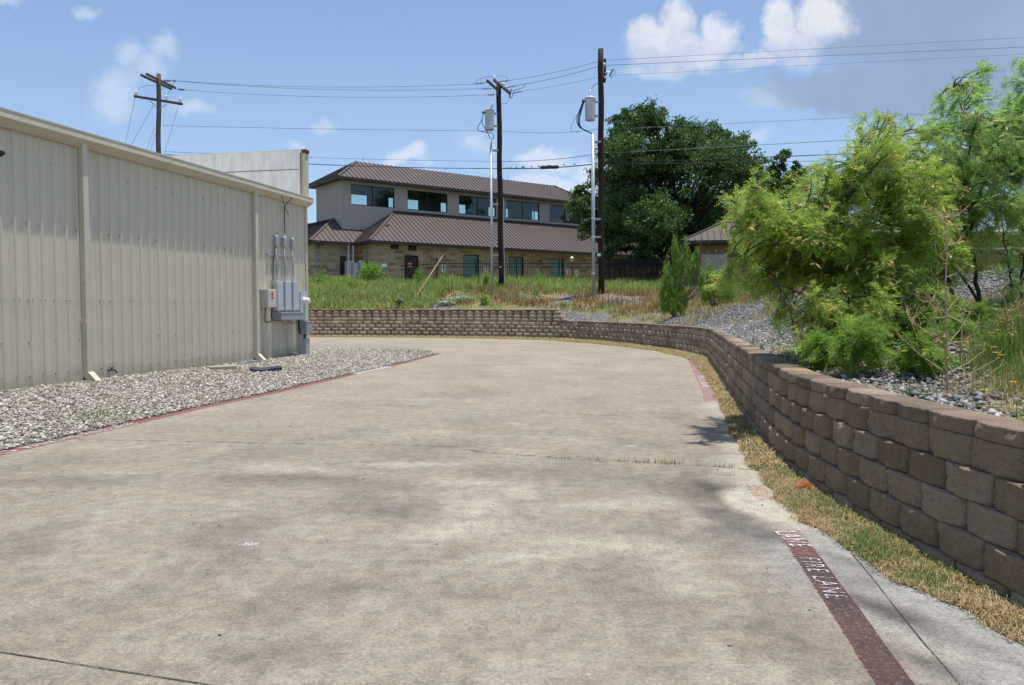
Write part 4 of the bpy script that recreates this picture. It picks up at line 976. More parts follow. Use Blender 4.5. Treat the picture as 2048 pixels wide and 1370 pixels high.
# tap, splash block, kerbstone, drain mat
tp = thing('garden_tap', 'dark garden tap on a thin pipe low on the beige wall', 'tap', WF(*([wall_at(222, 742, 0.1)[0]]), 0.05, 0.15))
sT, zT = wall_at(222, 741, 0.08); mb = MB()
mb.tube([WF(sT, 0.0, zT), WF(sT, 0.10, zT + 0.01), WF(sT - 0.06, 0.13, zT + 0.01), WF(sT - 0.11, 0.14, zT - 0.06)], 0.014, 8); mb.lathe(WF(sT - 0.0, 0.09, zT + 0.02), [(0.008, 0), (0.008, 0.03), (0.04, 0.03), (0.04, 0.045)], 10)
mb.build('spout', M['dark'], tp); mb = MB(); mb.tube([WF(sT + 0.01, 0.05, 0.09), WF(sT + 0.01, 0.05, zT)], 0.008, 6); mb.build('pipe', M['boxgrey2'], tp)
sS, _ = wall_at(500, 716, 0.3)
mb = MB(); g0 = G(487, 718, 0.1); mb.box(lambda a, b_, c: WF(sS + a, 0.42 + b_, 0.10 + c), -0.10, 0.55, -0.14, 0.14, 0, 0.03); mb.box(lambda a, b_, c: WF(sS + a, 0.42 + b_, 0.13 + c), -0.10, 0.55, -0.14, -0.11, 0.001, 0.03); mb.box(lambda a, b_, c: WF(sS + a, 0.42 + b_, 0.13 + c), -0.10, 0.55, 0.11, 0.14, 0.001, 0.03)
tag(mb.build('splash_block', M['cmu'], base=WF(sS, 0.42, 0.1), bevel=0.006), 'pale concrete splash block under the far downspout', 'splash block')
g0 = G(447, 738, 0.1); rot = 0.15
def kfr(a, b_, c): return np.array([g0[0] + a * math.cos(rot) - b_ * math.sin(rot), g0[1] + a * math.sin(rot) + b_ * math.cos(rot), 0.06 + c + 0.04 * a])
mb = MB(); mb.box(kfr, -0.32, 0.30, -0.10, 0.10, 0, 0.12); tag(mb.build('edging_stone', mat('edging_stone', (0.40, 0.36, 0.27), 0.9, 0.2, 8, bump=0.6), base=g0, bevel=0.02), 'tan edging stone lying half buried in the gravel near the wall', 'stone')
g0 = G(529, 738, 0.09); th = np.linspace(0, 6.283, 14, endpoint=False); rr_ = 1 + 0.15 * np.sin(th * 3 + 1)
mb = MB(); q = [(g0[0] + 0.38 * math.cos(a) * r_, g0[1] + 0.42 * math.sin(a) * r_) for a, r_ in zip(th, rr_)]; mb.add([(x, y, 0.05) for x, y in q] + [(x, y, 0.125 + 0.03 * math.sin(i)) for i, (x, y) in enumerate(q)], [tuple(range(14, 28))] + [(i, (i + 1) % 14, 14 + (i + 1) % 14, 14 + i) for i in range(14)])
tag(mb.build('rubber_mat', mat('black_rubber', (0.05, 0.055, 0.07), 0.8, 0.3, 12), base=g0), 'dark rubber mat lying on the pale gravel', 'mat')
wl_s, wl_z = wall_at(4, 310, 0.25)
la = thing('wall_lamp', 'dark flared lamp cut by the left picture edge high on the beige wall', 'lamp', WF(wl_s, 0.1, wl_z))
mb = MB(); mb.lathe(WF(wl_s + 0.12, 0.22, wl_z + 0.06), [(0.03, 0.02), (0.15, -0.01), (0.16, -0.05), (0.09, -0.11)], 12); mb.build('shade', M['dark'], la)
mb = MB(); mb.lathe(WF(wl_s + 0.12, 0.22, wl_z - 0.05), [(0.09, 0.0), (0.05, -0.16)], 12); mb.build('lamp_glass', M['boxgrey'], la)
mb = MB(); mb.box(WF, wl_s + 0.06, wl_s + 0.18, 0.035, 0.10, wl_z - 0.1, wl_z + 0.1); mb.build('backplate', M['dark'], la)

# ------------------------------------------------------------------ far building (frame u along the front, v towards the back)
FU = np.array([0.799, 0.602]); FU /= np.linalg.norm(FU); FV = np.array([-FU[1], FU[0]]); FO = D(740, 480, 58)[:2]
ZF = 6.6
def FF(u, v, z): p = FO + FU * u + FV * v; return np.array([p[0], p[1], z])
def fac(px, py, v=0.0):
    p = on_plane(px, py, [*(FO + FV * v), 0], np.array([*FV, 0])); return float((p[:2] - FO) @ FU), float(p[2])
def hip(fr, parent, u0, u1, v0, v1, z, Dp, pitch=0.62, seam=0.41, name='roof', sides='fblr'):
    zt = z + pitch * Dp; mb = MB(); a = [fr(u0, v0, z), fr(u1, v0, z), fr(u1, v1, z), fr(u0, v1, z)]; e = 0.0
    b_ = [fr(u0 + Dp, v0 + Dp, zt), fr(u1 - Dp, v0 + Dp, zt), fr(u1 - Dp, v1 - Dp, zt), fr(u0 + Dp, v1 - Dp, zt)]
    for i in range(4): mb.poly([a[i], a[(i + 1) % 4], b_[(i + 1) % 4], b_[i]])
    if v1 - v0 > 2 * Dp + 0.05: mb.poly(b_)
    rf = mb.build(name, M['roof'], parent)
    mb = MB(); n = int((u1 - u0) / seam)
    for i in range(1, n):
        u = u0 + i * seam; w_ = min(Dp, u - u0, u1 - u)
        mb.bar(fr(u, v0, z), fr(u, v0 + w_, z + w_ * pitch), 0.035, 0.05); mb.bar(fr(u, v1, z), fr(u, v1 - w_, z + w_ * pitch), 0.035, 0.05)
    for i in range(1, int((v1 - v0) / seam)):
        v = v0 + i * seam; w_ = min(Dp, v - v0, v1 - v)
        mb.bar(fr(u0, v, z), fr(u0 + w_, v, z + w_ * pitch), 0.035, 0.05); mb.bar(fr(u1, v, z), fr(u1 - w_, v, z + w_ * pitch), 0.035, 0.05)
    mb.build('standing_seams', M['seam'], rf)
    for i in range(4): mb = MB(); mb.bar(a[i], b_[i], 0.20, 0.055); mb.build('hip_cap', M['roof'], rf)
    mb = MB(); h_ = 0.24
    mb.box(fr, u0 - .10, u1 + .10, v0 - .12, v0 - .002, z - h_, z - 0.01); mb.box(fr, u0 - .10, u1 + .10, v1 + .002, v1 + .12, z - h_, z - 0.01)
    mb.box(fr, u0 - .12, u0 - .002, v0, v1, z - h_, z - 0.012); mb.box(fr, u1 + .002, u1 + .12, v0, v1, z - h_, z - 0.012)
    mb.poly([fr(u0, v0, z - 0.2), fr(u1, v0, z - 0.2), fr(u1, v1, z - 0.2), fr(u0, v1, z - 0.2)])
    mb.build('eave_gutter', M['fascia'], rf); return rf


fb = thing('two_storey_building', 'tan stone and stucco building with two tiers of brown metal roofs', 'building', FF(0, 0.6, 3.1))
hip(FF, fb, 0, 41, 0, 14.1, ZF, 4.57, name='lower_roof')
hip(FF, fb, -3.5, 3.5, 2.7, 14.4, ZF - 0.003, 3.4, name='side_roof')
hip(FF, fb, -0.6, 26.6, 4.07, 10.05, 11.78, 2.985, name='upper_roof')
# front stone wall with openings
def wall_with_holes(mb, u0, u1, z0, z1, v0, v1, holes):
    holes = sorted(holes); cur = u0
    for a, c_, zb, zt in holes:
        mb.box(FF, cur, a, v0, v1, z0, z1)
        if zb > z0 + 0.02: mb.box(FF, a, c_, v0, v1, z0, zb)
        if zt < z1 - 0.02: mb.box(FF, a, c_, v0, v1, zt, z1)
        cur = c_
    mb.box(FF, cur, u1, v0, v1, z0, z1)
G0, V1 = 2.6, 0.6
dr = []
for x0, x1, yt in ((809, 837, 510), (927, 958, 508.5), (1018, 1047, 512.5), (1101, 1128, 516)):
    a, zt = fac(x0, yt, V1); c_, _ = fac(x1, yt, V1); dr.append((a, c_, 3.15, zt))
mb = MB(); wall_with_holes(mb, 0.6, 40.4, G0, ZF - 0.2, V1, V1 + 0.3, dr)
mb.box(FF, 0.6, 0.9, V1 + 0.3, 13.5, G0, ZF - 0.2); mb.box(FF, 40.1, 40.4, V1 + 0.3, 13.5, G0, ZF - 0.2); mb.box(FF, -2.9, 0.6, 3.3, 3.6, G0, ZF - 0.2); mb.box(FF, -2.9, -2.6, 3.6, 13.5, G0, ZF - 0.2)
mb.build('stone_wall', M['stone'], fb)
for i, (a, c_, zb, zt) in enumerate(dr):
    mb = MB(); mb.box(FF, a + 0.06, c_ - 0.06, V1 + 0.16, V1 + 0.22, zb, zt - 0.06)
    o = mb.build('door', M['browndoor'] if i == 0 else M['teal'], fb)
    mb = MB(); mb.box(FF, a, a + 0.058, V1 + 0.05, V1 + 0.28, zb, zt); mb.box(FF, c_ - 0.058, c_, V1 + 0.05, V1 + 0.28, zb, zt); mb.box(FF, a + 0.059, c_ - 0.059, V1 + 0.05, V1 + 0.28, zt - 0.058, zt); mb.build('door_frame', M['frame'], o)
    mb = MB(); mb.box(FF, a, c_, V1 + 0.285, V1 + 0.30, zb, zt); mb.build('door_backing', M['frame'], o)
    if i == 0:
        m_, ms = (a + c_) / 2, 0.16
        zc = fac(820, 530, V1)[1]; mb = MB(); mb.box(FF, m_ - .30, m_ + .14, V1 + 0.14, V1 + 0.155, zc - 0.25, zc + 0.22); s_ = mb.build('notice_sign', M['red'], o)
        for zz in (zc + 0.06, zc - 0.15):
            mb = MB()
            for k in range(4): mb.box(FF, m_ - .26 + k * 0.09, m_ - .26 + k * 0.09 + 0.065, V1 + 0.13, V1 + 0.138, zz, zz + 0.09)
            mb.build('sign_lettering', M['white'], s_)
mb = MB()
for x0, x1, y0, y1 in ((782, 796, 488, 498), (817, 832, 491, 501.5)):
    a, zt = fac(x0, y0, V1 - 0.05); c_, zb = fac(x1, y1, V1 - 0.05); mb = MB(); mb.box(FF, a, c_, V1 - 0.12, V1 - 0.002, zb, zt)
    for k in range(4): mb.box(FF, a + 0.03, c_ - 0.03, V1 - 0.14, V1 - 0.121, zb + (zt - zb) * (k + .2) / 4, zb + (zt - zb) * (k + .6) / 4)
    mb.build('louvre_vent', M['frame'], fb)
for x0, x1, y0, y1 in ((882, 891, 529, 543), (968, 976, 532, 545), (1132, 1140, 538, 550), (1149.5, 1157, 539, 551)):
    a, zt = fac(x0, y0, V1 - 0.05); c_, zb = fac(x1, y1, V1 - 0.05); mb = MB(); mb.box(FF, a, c_, V1 - 0.10, V1 - 0.002, zb, zt); o = mb.build('white_wall_box', M['white'], fb)
    mb = MB(); mb.box(FF, (a + c_) / 2 - .03, (a + c_) / 2 + .05, V1 - 0.115, V1 - 0.102, zb + 0.1, zt - 0.06); mb.build('box_slot', M['frame'], o)
# gutter downpipes, screen wall, gear in the recess
def fpipe(name, pts_, r_, mt, parent):
    mb = MB(); mb.tube(pts_, r_, 8); return mb.build(name, mt, parent)
q0 = fac(633, 500, 3.2); fpipe('downpipe', [FF(q0[0] - 0.5, 2.8, ZF - 0.25), FF(q0[0], 3.2, ZF - 0.7), FF(q0[0], 3.2, 3.0)], 0.07, M['cmu'], fb)
q0 = fac(1085, 500, V1 - .1); fpipe('downpipe', [FF(q0[0] + .4, 0.0, ZF - 0.25), FF(q0[0], V1 - 0.08, ZF - 0.75), FF(q0[0] - 0.1, V1 - 0.08, 3.0)], 0.05, mat('tan_pipe', (0.33, 0.24, 0.14), 0.7), fb)
fpipe('downpipe', [FF(0.9, 0.1, ZF - 0.25), FF(0.45, 1.6, ZF - 0.5), FF(0.45, 1.6, 3.0)], 0.05, mat('tan_pipe2', (0.33, 0.24, 0.14), 0.7), fb)
a, zt = fac(637, 549, 2.6); c_, zb = fac(692, 552, 2.6)
mb = MB(); mb.box(FF, a, c_, 2.5, 2.7, 2.6, zt - 0.05); tag(mb.build('screen_wall', M['cmu'], base=FF(a, 2.6, 3.0)), 'low grey screen wall in front of the recessed stone corner', 'wall')
a, zt = fac(681, 512, 3.2); c_, _ = fac(692, 512, 3.2); mb = MB(); mb.box(FF, a, c_, 3.22, 3.29, 3.1, zt); mb.build('service_door', M['browndoor'], fb)
sg = thing('switchgear', 'grey electrical cabinets and conduits at the inner corner of the stone building', 'electrical cabinet', FF(-1, 1.9, 3.1))
for nm, x0, x1, y0, y1, v_, mt in (('cabinet', 694, 708, 522, 572, 2.0, 'boxgrey2'), ('meter_box', 707, 718, 525, 554, 1.6, 'boxgrey2'), ('white_panel', 720, 731, 521, 562, 1.9, 'white')):
    a, zt = fac(x0, y0, v_); c_, zb = fac(x1, y1, v_); mb = MB(); mb.box(FF, a, c_, v_, v_ + 0.4, min(zb, 3.1) if y1 > 565 else zb, zt); mb.build(nm, M[mt], sg)
for x_ in (697, 706):
    a, zt = fac(x_, 500, 2.2); mb = MB(); mb.tube([FF(a, 2.2, ZF - 0.3), FF(a, 2.2, fac(x_, 523, 2.2)[1])], 0.06, 8); mb.build('conduit', M['conduit'], sg)
for x_ in (710, 714):
    a, _ = fac(x_, 555, 1.8); mb = MB(); mb.tube([FF(a, 1.8, fac(x_, 554, 1.8)[1]), FF(a, 1.8, 3.0)], 0.04, 8); mb.build('conduit', M['conduit'], sg)
# little meters in front
bx = D(768, 575, 56); gm = thing('gas_meter', 'small pale gas meter and pipe by the green bush at the stone corner', 'gas meter', bx)
mb = MB(); q = D(768, 531, 56); mb.box(lambda a, b_, c: q + np.array([a, b_, c]), -0.17, 0.17, -0.1, 0.1, -0.1, 0.12); mb.build('meter_head', M['white'], gm)
mb = MB(); mb.tube([D(768.5, 534, 56), D(768.5, 562, 56)], 0.03, 6); mb.build('pipe', M['galv'], gm)
mb = MB(); q = D(766, 566, 56); mb.box(lambda a, b_, c: q + np.array([a, b_, c]), -0.2, 0.22, -0.15, 0.15, -0.3, 0.32); mb.build('base_cabinet', M['boxgrey2'], gm)
# upper storey
VU0, VU1 = 4.57, 9.55; UZ0, UZ1 = 6.0, 11.6
zt = fac(702, 367.5, VU0)[1]; zb = fac(702, 409, VU0)[1]
wins = []
for x0, x1 in ((702, 789), (815, 895), (918, 992), (1012, 1079), (1099.5, 1162)):
    a = fac(x0, 400, VU0)[0]; c_ = fac(x1, 400, VU0)[0]; wins.append((a, c_, zb, zt))
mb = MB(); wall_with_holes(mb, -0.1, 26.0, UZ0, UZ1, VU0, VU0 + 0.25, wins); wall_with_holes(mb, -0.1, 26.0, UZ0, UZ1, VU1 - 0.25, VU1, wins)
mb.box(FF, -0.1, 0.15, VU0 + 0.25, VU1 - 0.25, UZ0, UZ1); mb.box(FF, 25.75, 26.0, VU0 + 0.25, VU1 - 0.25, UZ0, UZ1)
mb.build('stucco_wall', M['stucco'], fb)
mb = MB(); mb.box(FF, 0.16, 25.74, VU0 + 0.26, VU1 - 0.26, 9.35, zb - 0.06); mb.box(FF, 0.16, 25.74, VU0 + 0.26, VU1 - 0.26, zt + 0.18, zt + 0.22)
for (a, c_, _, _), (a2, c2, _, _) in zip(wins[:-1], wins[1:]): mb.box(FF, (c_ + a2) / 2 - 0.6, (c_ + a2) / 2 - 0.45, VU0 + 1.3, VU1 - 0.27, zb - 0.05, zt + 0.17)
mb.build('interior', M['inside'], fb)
for vv, sg_ in ((VU0, 1), (VU1 - 0.25, 1)):
    for a, c_, zb_, zt_ in wins:
        mb = MB(); y0_ = vv + 0.07; y1_ = vv + 0.17; f_ = 0.06
        mb.box(FF, a, a + f_, y0_, y1_, zb_, zt_); mb.box(FF, c_ - f_, c_, y0_, y1_, zb_, zt_); mb.box(FF, a + f_, c_ - f_, y0_, y1_, zb_, zb_ + f_); mb.box(FF, a + f_, c_ - f_, y0_, y1_, zt_ - f_, zt_)
        mb.box(FF, (a + c_) / 2 - .035, (a + c_) / 2 + .035, y0_ + 0.005, y1_ - 0.005, zb_ + f_, zt_ - f_)
        fr = mb.build('window', M['frame'], fb)
        mb = MB(); mb.poly([FF(a + f_, vv + 0.118, zb_ + f_), FF(c_ - f_, vv + 0.118, zb_ + f_), FF(c_ - f_, vv + 0.118, zt_ - f_), FF(a + f_, vv + 0.118, zt_ - f_)]); mb.build('pane', M['glass'], fr)
mb = MB(); mb.box(FF, 4.4, 26.2, VU0 - 0.05, VU0 - 0.002, 9.40, 9.52); mb.build('flashing', M['fascia'], fb)
for u_ in (3.0, 11, 18, 24): fpipe('lightning_rod', [FF(u_, 7.06, 13.6), FF(u_, 7.06, 14.15)], 0.012, M['dark'], fb)
q = FF(2.6, 2.2, 7.9); fpipe('vent_pipe', [q - np.array([0, 0, .4]), q + np.array([0, 0, 0.15])], 0.12, M['rust'], fb)

# ------------------------------------------------------------------ building and shed to the right, behind the trees
b2 = thing('side_building', 'low brown roofed building seen past the right side of the oak', 'building', D(1420, 560, 51))
o2 = D(1364, 481, 50); d2 = np.array([0.985, -0.17]); n2 = np.array([0.17, 0.985])
def F2(u, v, z): p = o2[:2] + d2 * u + n2 * v; return np.array([p[0], p[1], z])
hip(F2, b2, 0, 14, 0, 10.5, float(o2[2]), 5.2, pitch=0.50, name='roof')
mb = MB(); mb.box(F2, 1.0, 13.2, 0.8, 9.7, 2.2, float(o2[2]) - 0.21); mb.build('wall', mat('brown_wall', (0.24, 0.15, 0.09), 0.9, 0.25, 1.5), b2)
mb = MB(); mb.box(F2, 5.0, 6.6, 0.74, 0.795, 3.2, 5.0); mb.build('window', M['frame'], b2)
mb = MB(); mb.box(lambda a, b_, c: D(1403, 560, 46) + np.array([a, b_, c]), 0, 1.5, 0, 0.15, -1, 1.5); tag(mb.build('pale_screen', mat('pale_board', (0.27, 0.26, 0.24), 0.9, 0.25, 3), base=D(1403, 560, 46)), 'pale board screen behind the leafy broom shrub', 'screen')
sh = thing('storage_shed', 'long low shed with cream roof and brown boards behind the right-hand mesquite', 'shed', D(1950, 520, 34))
s0_ = D(1770, 452, 34)
mb = MB(); f_ = lambda a, b_, c: np.array([s0_[0] + a + b_ * 0.2, s0_[1] + b_ - a * 0.08, s0_[2] + c])
mb.add([f_(0, 0, -0.28), f_(24, 0, -0.28), f_(24, 9, 0.7), f_(0, 9, 0.7), f_(0, 0, -0.42), f_(24, 0, -0.42), f_(24, 9, 0.56), f_(0, 9, 0.56)], [(0, 1, 2, 3), (0, 4, 5, 1), (1, 5, 6, 2), (0, 3, 7, 4), (4, 7, 6, 5)])
mb.build('roof', mat('cream_roof', (0.62, 0.56, 0.46), 0.6, 0.08, 1), sh)
mb = MB(); mb.box(f_, 0.4, 23.6, 0.5, 8.5, -3.4, -0.30); mb.build('board_wall', mat('brown_boards', (0.26, 0.17, 0.085), 0.85, 0.25, 2), sh)
mb = MB(); mb.box(f_, 0.4, 23.6, 0.44, 0.495, -1.0, -0.92); mb.build('white_rail', M['white'], sh)

# ------------------------------------------------------------------ iron fence
YF = 55.0; fz = lambda px: float(HR(D(px, 560, YF)[0], YF))
zt = D(950, 518.5, YF)[2]; xa, xb = D(880, 560, YF)[0], D(1340, 560, YF)[0]
fn = thing('iron_fence', 'black iron picket fence in front of the stone building', 'fence', (xa, YF, 3.1))
mb = MB(); 
for x in np.arange(xa, xb, 0.125): mb.box(lambda a, b_, c: np.array([x + a, YF + b_, c]), -0.011, 0.011, -0.011, 0.011, 3.15, zt)
xr, yr = D(801, 560, 58.4)[0], 58.4
nside = 30
for k in range(nside):
    f = k / nside; x, y = xa + (xr - xa) * f, YF + (yr - YF) * f; mb.box(lambda a, b_, c: np.array([x + a, y + b_, c]), -0.011, 0.011, -0.011, 0.011, 3.15, zt - 0.02)
mb.build('pickets', M['dark'], fn)
mb = MB()
for dz in (0.28, 0.52): mb.box(ID, xa, xb, YF - 0.03, YF + 0.03, zt - dz - 0.045, zt - dz); mb.bar([xa, YF, zt - dz - 0.045], [xr, yr, zt - dz - 0.045], 0.04, 0.045)
mb.box(ID, xa, xb, YF - 0.03, YF + 0.03, 3.28, 3.32); mb.build('rails', M['dark'], fn)
for px in (874, 951.5, 1033, 1118, 1200, 1282): x = D(px, 560, YF)[0]; mb = MB(); mb.box(ID, x - 0.045, x + 0.045, YF - 0.05, YF + 0.04, 3.0, zt + 0.03); mb.lathe([x, YF, zt + 0.03], [(0.07, 0), (0.07, 0.02), (0.01, 0.06)], 8); mb.build('post', M['dark'], fn)
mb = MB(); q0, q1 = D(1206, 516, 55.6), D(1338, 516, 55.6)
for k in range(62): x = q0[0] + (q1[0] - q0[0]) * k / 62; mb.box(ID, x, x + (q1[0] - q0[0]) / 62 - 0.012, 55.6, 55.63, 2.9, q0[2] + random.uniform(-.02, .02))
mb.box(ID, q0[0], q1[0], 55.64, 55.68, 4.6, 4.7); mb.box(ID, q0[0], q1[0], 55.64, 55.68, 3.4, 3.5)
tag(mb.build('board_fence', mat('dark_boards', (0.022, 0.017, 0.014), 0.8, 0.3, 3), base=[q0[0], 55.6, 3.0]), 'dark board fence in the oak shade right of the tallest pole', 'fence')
# bench frame behind fence, lit lantern on the wall
bn = thing('garden_bench', 'black metal bench behind the iron fence beside the teal door', 'bench', D(923, 560, 57))
mb = MB(); p = D(907, 549, 57); q = D(940, 549, 57); mb.tube([p - [0, 0, .6], p, q, q - [0, 0, .6]], 0.035, 6); mb.build('backrest_frame', M['dark'], bn)
mb = MB()
for f in np.linspace(0.08, 0.92, 9): r_ = p + (q - p) * f; mb.tube([r_, r_ - [0, 0, .38]], 0.014, 5)
mb.build('back_bars', M['dark'], bn)
mb = MB(); mb.box(lambda a, b_, c: p + np.array([a, b_, c]), 0, q[0] - p[0], -0.45, 0, -0.42, -0.37); mb.build('seat', M['dark'], bn)
lp = thing('lantern_post', 'small pale lantern standing behind the fence near the dark pole', 'lantern', D(1144, 560, 56.5))
mb = MB(); c_ = D(1144, 519, 56.5); mb.lathe(c_ - [0, 0, .12], [(0.03, -0.1), (0.08, 0), (0.12, 0.22), (0.15, 0.24), (0.04, 0.34)], 8); mb.build('lantern_head', mat('cream_glass', (0.85, 0.78, 0.5), 0.4, 0.05), lp)
mb = MB(); mb.tube([c_ - [0, 0, .2], [c_[0], c_[1], 3.0]], 0.035, 6); mb.build('post', M['dark'], lp)
st = MB(); st.tube([D(834, 591, 46.5), D(860, 551, 46.6), D(886, 511, 46.8)], [0.055, 0.05, 0.045], 6); tag(st.build('leaning_stick', M['stick'], base=D(834, 591, 46.5)), 'long pale timber stick leaning out of the tall grass', 'stick')

# ------------------------------------------------------------------ utility poles
def wirepath(a, b_, sag, n=24):
    a, b_ = np.asarray(a, float), np.asarray(b_, float); t = np.linspace(0, 1, n)[:, None]; P = a + (b_ - a) * t; P[:, 2] -= sag * 4 * (t * (1 - t))[:, 0]; return P
def loop(pts, n=3): return chaikin(np.array(pts, float), n)
def pole(px_top, py_top, px_bot, py_bot, Y, dia, mt, label):
    b_ = D(px_bot, py_bot, Y); t_ = D(px_top, py_top, Y); r = thing('utility_pole', label, 'utility pole', b_)
    mb = MB(); n = 14; P = [b_ + (t_ - b_) * k / n - ([0, 0, .6] if k == 0 else [0, 0, 0]) for k in range(n + 1)]
    P = [p + np.array([0.02 * math.sin(k * 1.3), 0.02 * math.cos(k), 0]) * (0 < k < n) for k, p in enumerate(P)]
    mb.tube(P, [dia / 2 * (1.08 - 0.18 * k / n) for k in range(n + 1)], 14); mb.build('shaft', mt, r, smooth=True); return r, b_, t_
def arm(r, A, B, w=0.11, name='crossarm'):
    mb = MB(); A, B = np.asarray(A), np.asarray(B); mb.bar(A, B, w, w * 1.15); return mb.build(name, M['armwood'], r)
def insulator(r, p, s=1.0, dark=False):
    mb = MB(); mb.lathe(p, [(0.02 * s, 0), (0.03 * s, 0.08 * s), (0.10 * s, 0.09 * s), (0.10 * s, 0.13 * s), (0.06 * s, 0.15 * s), (0.09 * s, 0.20 * s), (0.09 * s, 0.25 * s), (0.04 * s, 0.30 * s)], 10); return mb.build('insulator', M['porcelain'], r)
def string_ins(r, A, B, n=4):
    mb = MB(); A, B = np.asarray(A), np.asarray(B); ax = (B - A) / np.linalg.norm(B - A); L = np.linalg.norm(B - A); mb.tube([A, B], 0.02, 6)
    for k in range(n): mb.lathe(A + ax * L * (0.25 + 0.6 * k / n), [(0.02, 0), (0.065, 0.015), (0.065, 0.05), (0.02, 0.07)], 8, axis=ax)
    return mb.build('strain_insulator', M['porcdark'], r)
def transformer(r, x0, x1, y0, y1, Y, bx=0.0):
    a, c_ = D(x0, y0, Y), D(x1, y1, Y); cx, rad = (a[0] + c_[0]) / 2, (c_[0] - a[0]) / 2; h = a[2] - c_[2]; ctr = np.array([cx, Y, c_[2]]); mb = MB()
    mb.lathe(ctr, [(rad * .86, 0), (rad * .93, 0.05), (rad * .96, h * .5), (rad * .98, h - 0.06), (rad * 1.04, h - 0.05), (rad * 1.04, h - 0.01), (rad * .9, h + 0.05), (rad * 0.4, h + 0.10)], 20); t_ = mb.build('transformer_tank', M['transf'], r, smooth=False)
    mb = MB(); mb.lathe(ctr + [bx, 0, h + 0.04], [(0.10, 0), (0.10, 0.12), (0.07, 0.14), (0.10, 0.18), (0.07, 0.22), (0.09, 0.26), (0.06, 0.30), (0.075, 0.34), (0.03, 0.42), (0.015, 0.5)], 10); mb.build('bushing', M['porcelain'], t_)
    mb = MB()
    for zz in (0.2, 0.82): mb.box(lambda p, q, s: ctr + np.array([p, q, s]), rad * .8, rad + 0.28, -0.05, 0.05, h * zz - .05, h * zz + .05)
    mb.build('mounting_bracket', M['galv'], t_)
    mb = MB()
    for k in (-1, 0, 1): mb.lathe(ctr + [-rad * .9, k * 0.12, h * 0.86], [(0.05, 0), (0.05, 0.10), (0.07, 0.12), (0.03, 0.2)], 8, axis=(-1, 0, 0.2))
    mb.build('terminal', M['porcdark'], t_); return ctr, rad, h
# right pole
YR = 44.0
pr_, bR, tR = pole(1201.5, 98, 1202.5, 586, YR, 0.34, M['poledark'], 'tall dark utility pole with grey transformer beside the oak')
YC = YR - 0.35
mb = MB(); mb.tube([D(1187.5, 588, YC), D(1185.5, 268, YC)], 0.10, 10); c_ = mb.build('conduit', M['galv'], pr_, smooth=True)
for y in (548, 475, 438): mb = MB(); q = D(1186.3, y, YC); mb.tube([q, q + [0, 0, .06]], 0.115, 10); mb.build('conduit_band', M['white'], c_)
for y in (283, 438, 474): q = D(1187, y, YC); mb = MB(); mb.box(lambda a, b_, c: q + np.array([a, b_, c]), 0.08, 0.42, -0.03, 0.30, -0.04, 0.04); mb.build('standoff_bracket', M['galv'], pr_)
ct, rad, h = transformer(pr_, 1169.5, 1191, 196, 241, YR - 0.05)
q = D(1197, 510, YR - 0.2); mb = MB(); mb.box(lambda a, b_, c: q + np.array([a, b_, c]), -0.08, 0.12, -0.02, 0.0, -0.07, 0.10); mb.build('pole_tag', M['white'], pr_)
for off, r_ in ((0, 0.035), (0.05, 0.03), (-0.06, 0.025)):
    mb = MB(); mb.tube(loop([D(1167 + off * 20, 203, YR - .1), D(1163 + off * 30, 215, YR - .2), D(1155 + off * 60, 240, YR - .2), D(1160 + off * 20, 256, YR - .3), D(1176, 263, YR - .3), D(1185.5, 268, YC)]), r_, 6); mb.build('service_cable', M['cable'], pr_, smooth=True)
mb = MB(); mb.tube(loop([D(1163, 215, YR - .2), D(1141, 252, YR - .2), D(1143, 264, YR - .2), D(1160, 263, YR - .2)]), 0.012, 5); mb.build('jumper', M['cable'], pr_)
mb = MB(); mb.tube(loop([D(1183, 181, YR), D(1185, 173, YR), D(1190, 169, YR), D(1198, 166, YR)]), 0.014, 5); mb.build('jumper', M['cable'], pr_)
for y, x in ((128, 1208.5), (134, 1210), (146, 1211), (154, 1211)): q = D(x, y, YR); mb = MB(); mb.lathe(q, [(0.02, -.14), (0.09, -.06), (0.10, 0.0), (0.06, .05), (0.03, 0.10)], 10); mb.build('insulator', M['porcelain'] if y in (128, 154) else M['porcdark'], pr_)
mb = MB(); q = D(1206.5, 165, YR); mb.box(lambda a, b_, c: q + np.array([a, b_, c]), 0.02, 0.14, -0.05, 0.05, 0, 1.3); mb.build('insulator_bracket', M['dark'], pr_)
mb = MB(); a, c_ = D(1219, 152, YR), D(1226, 138, YR); mb.tube([a, c_], 0.045, 8); mb.build('fuse_cutout', M['porcdark'], pr_)
mb = MB(); a2, c2 = D(1223, 156, YR), D(1231, 142, YR); mb.tube([a2, c2], 0.02, 6); mb.tube([a, a2], 0.02, 6); mb.tube([c_, c2], 0.02, 6); mb.tube([D(1209, 144, YR), D(1221, 144.5, YR)], 0.02, 5); mb.build('cutout_frame', M['galv'], pr_)
for y in (204, 230, 148): q = D(1204, y, YR); mb = MB(); mb.tube([q, q + [0.32, 0, 0]], 0.016, 5); mb.build('through_bolt', M['galv'], pr_)
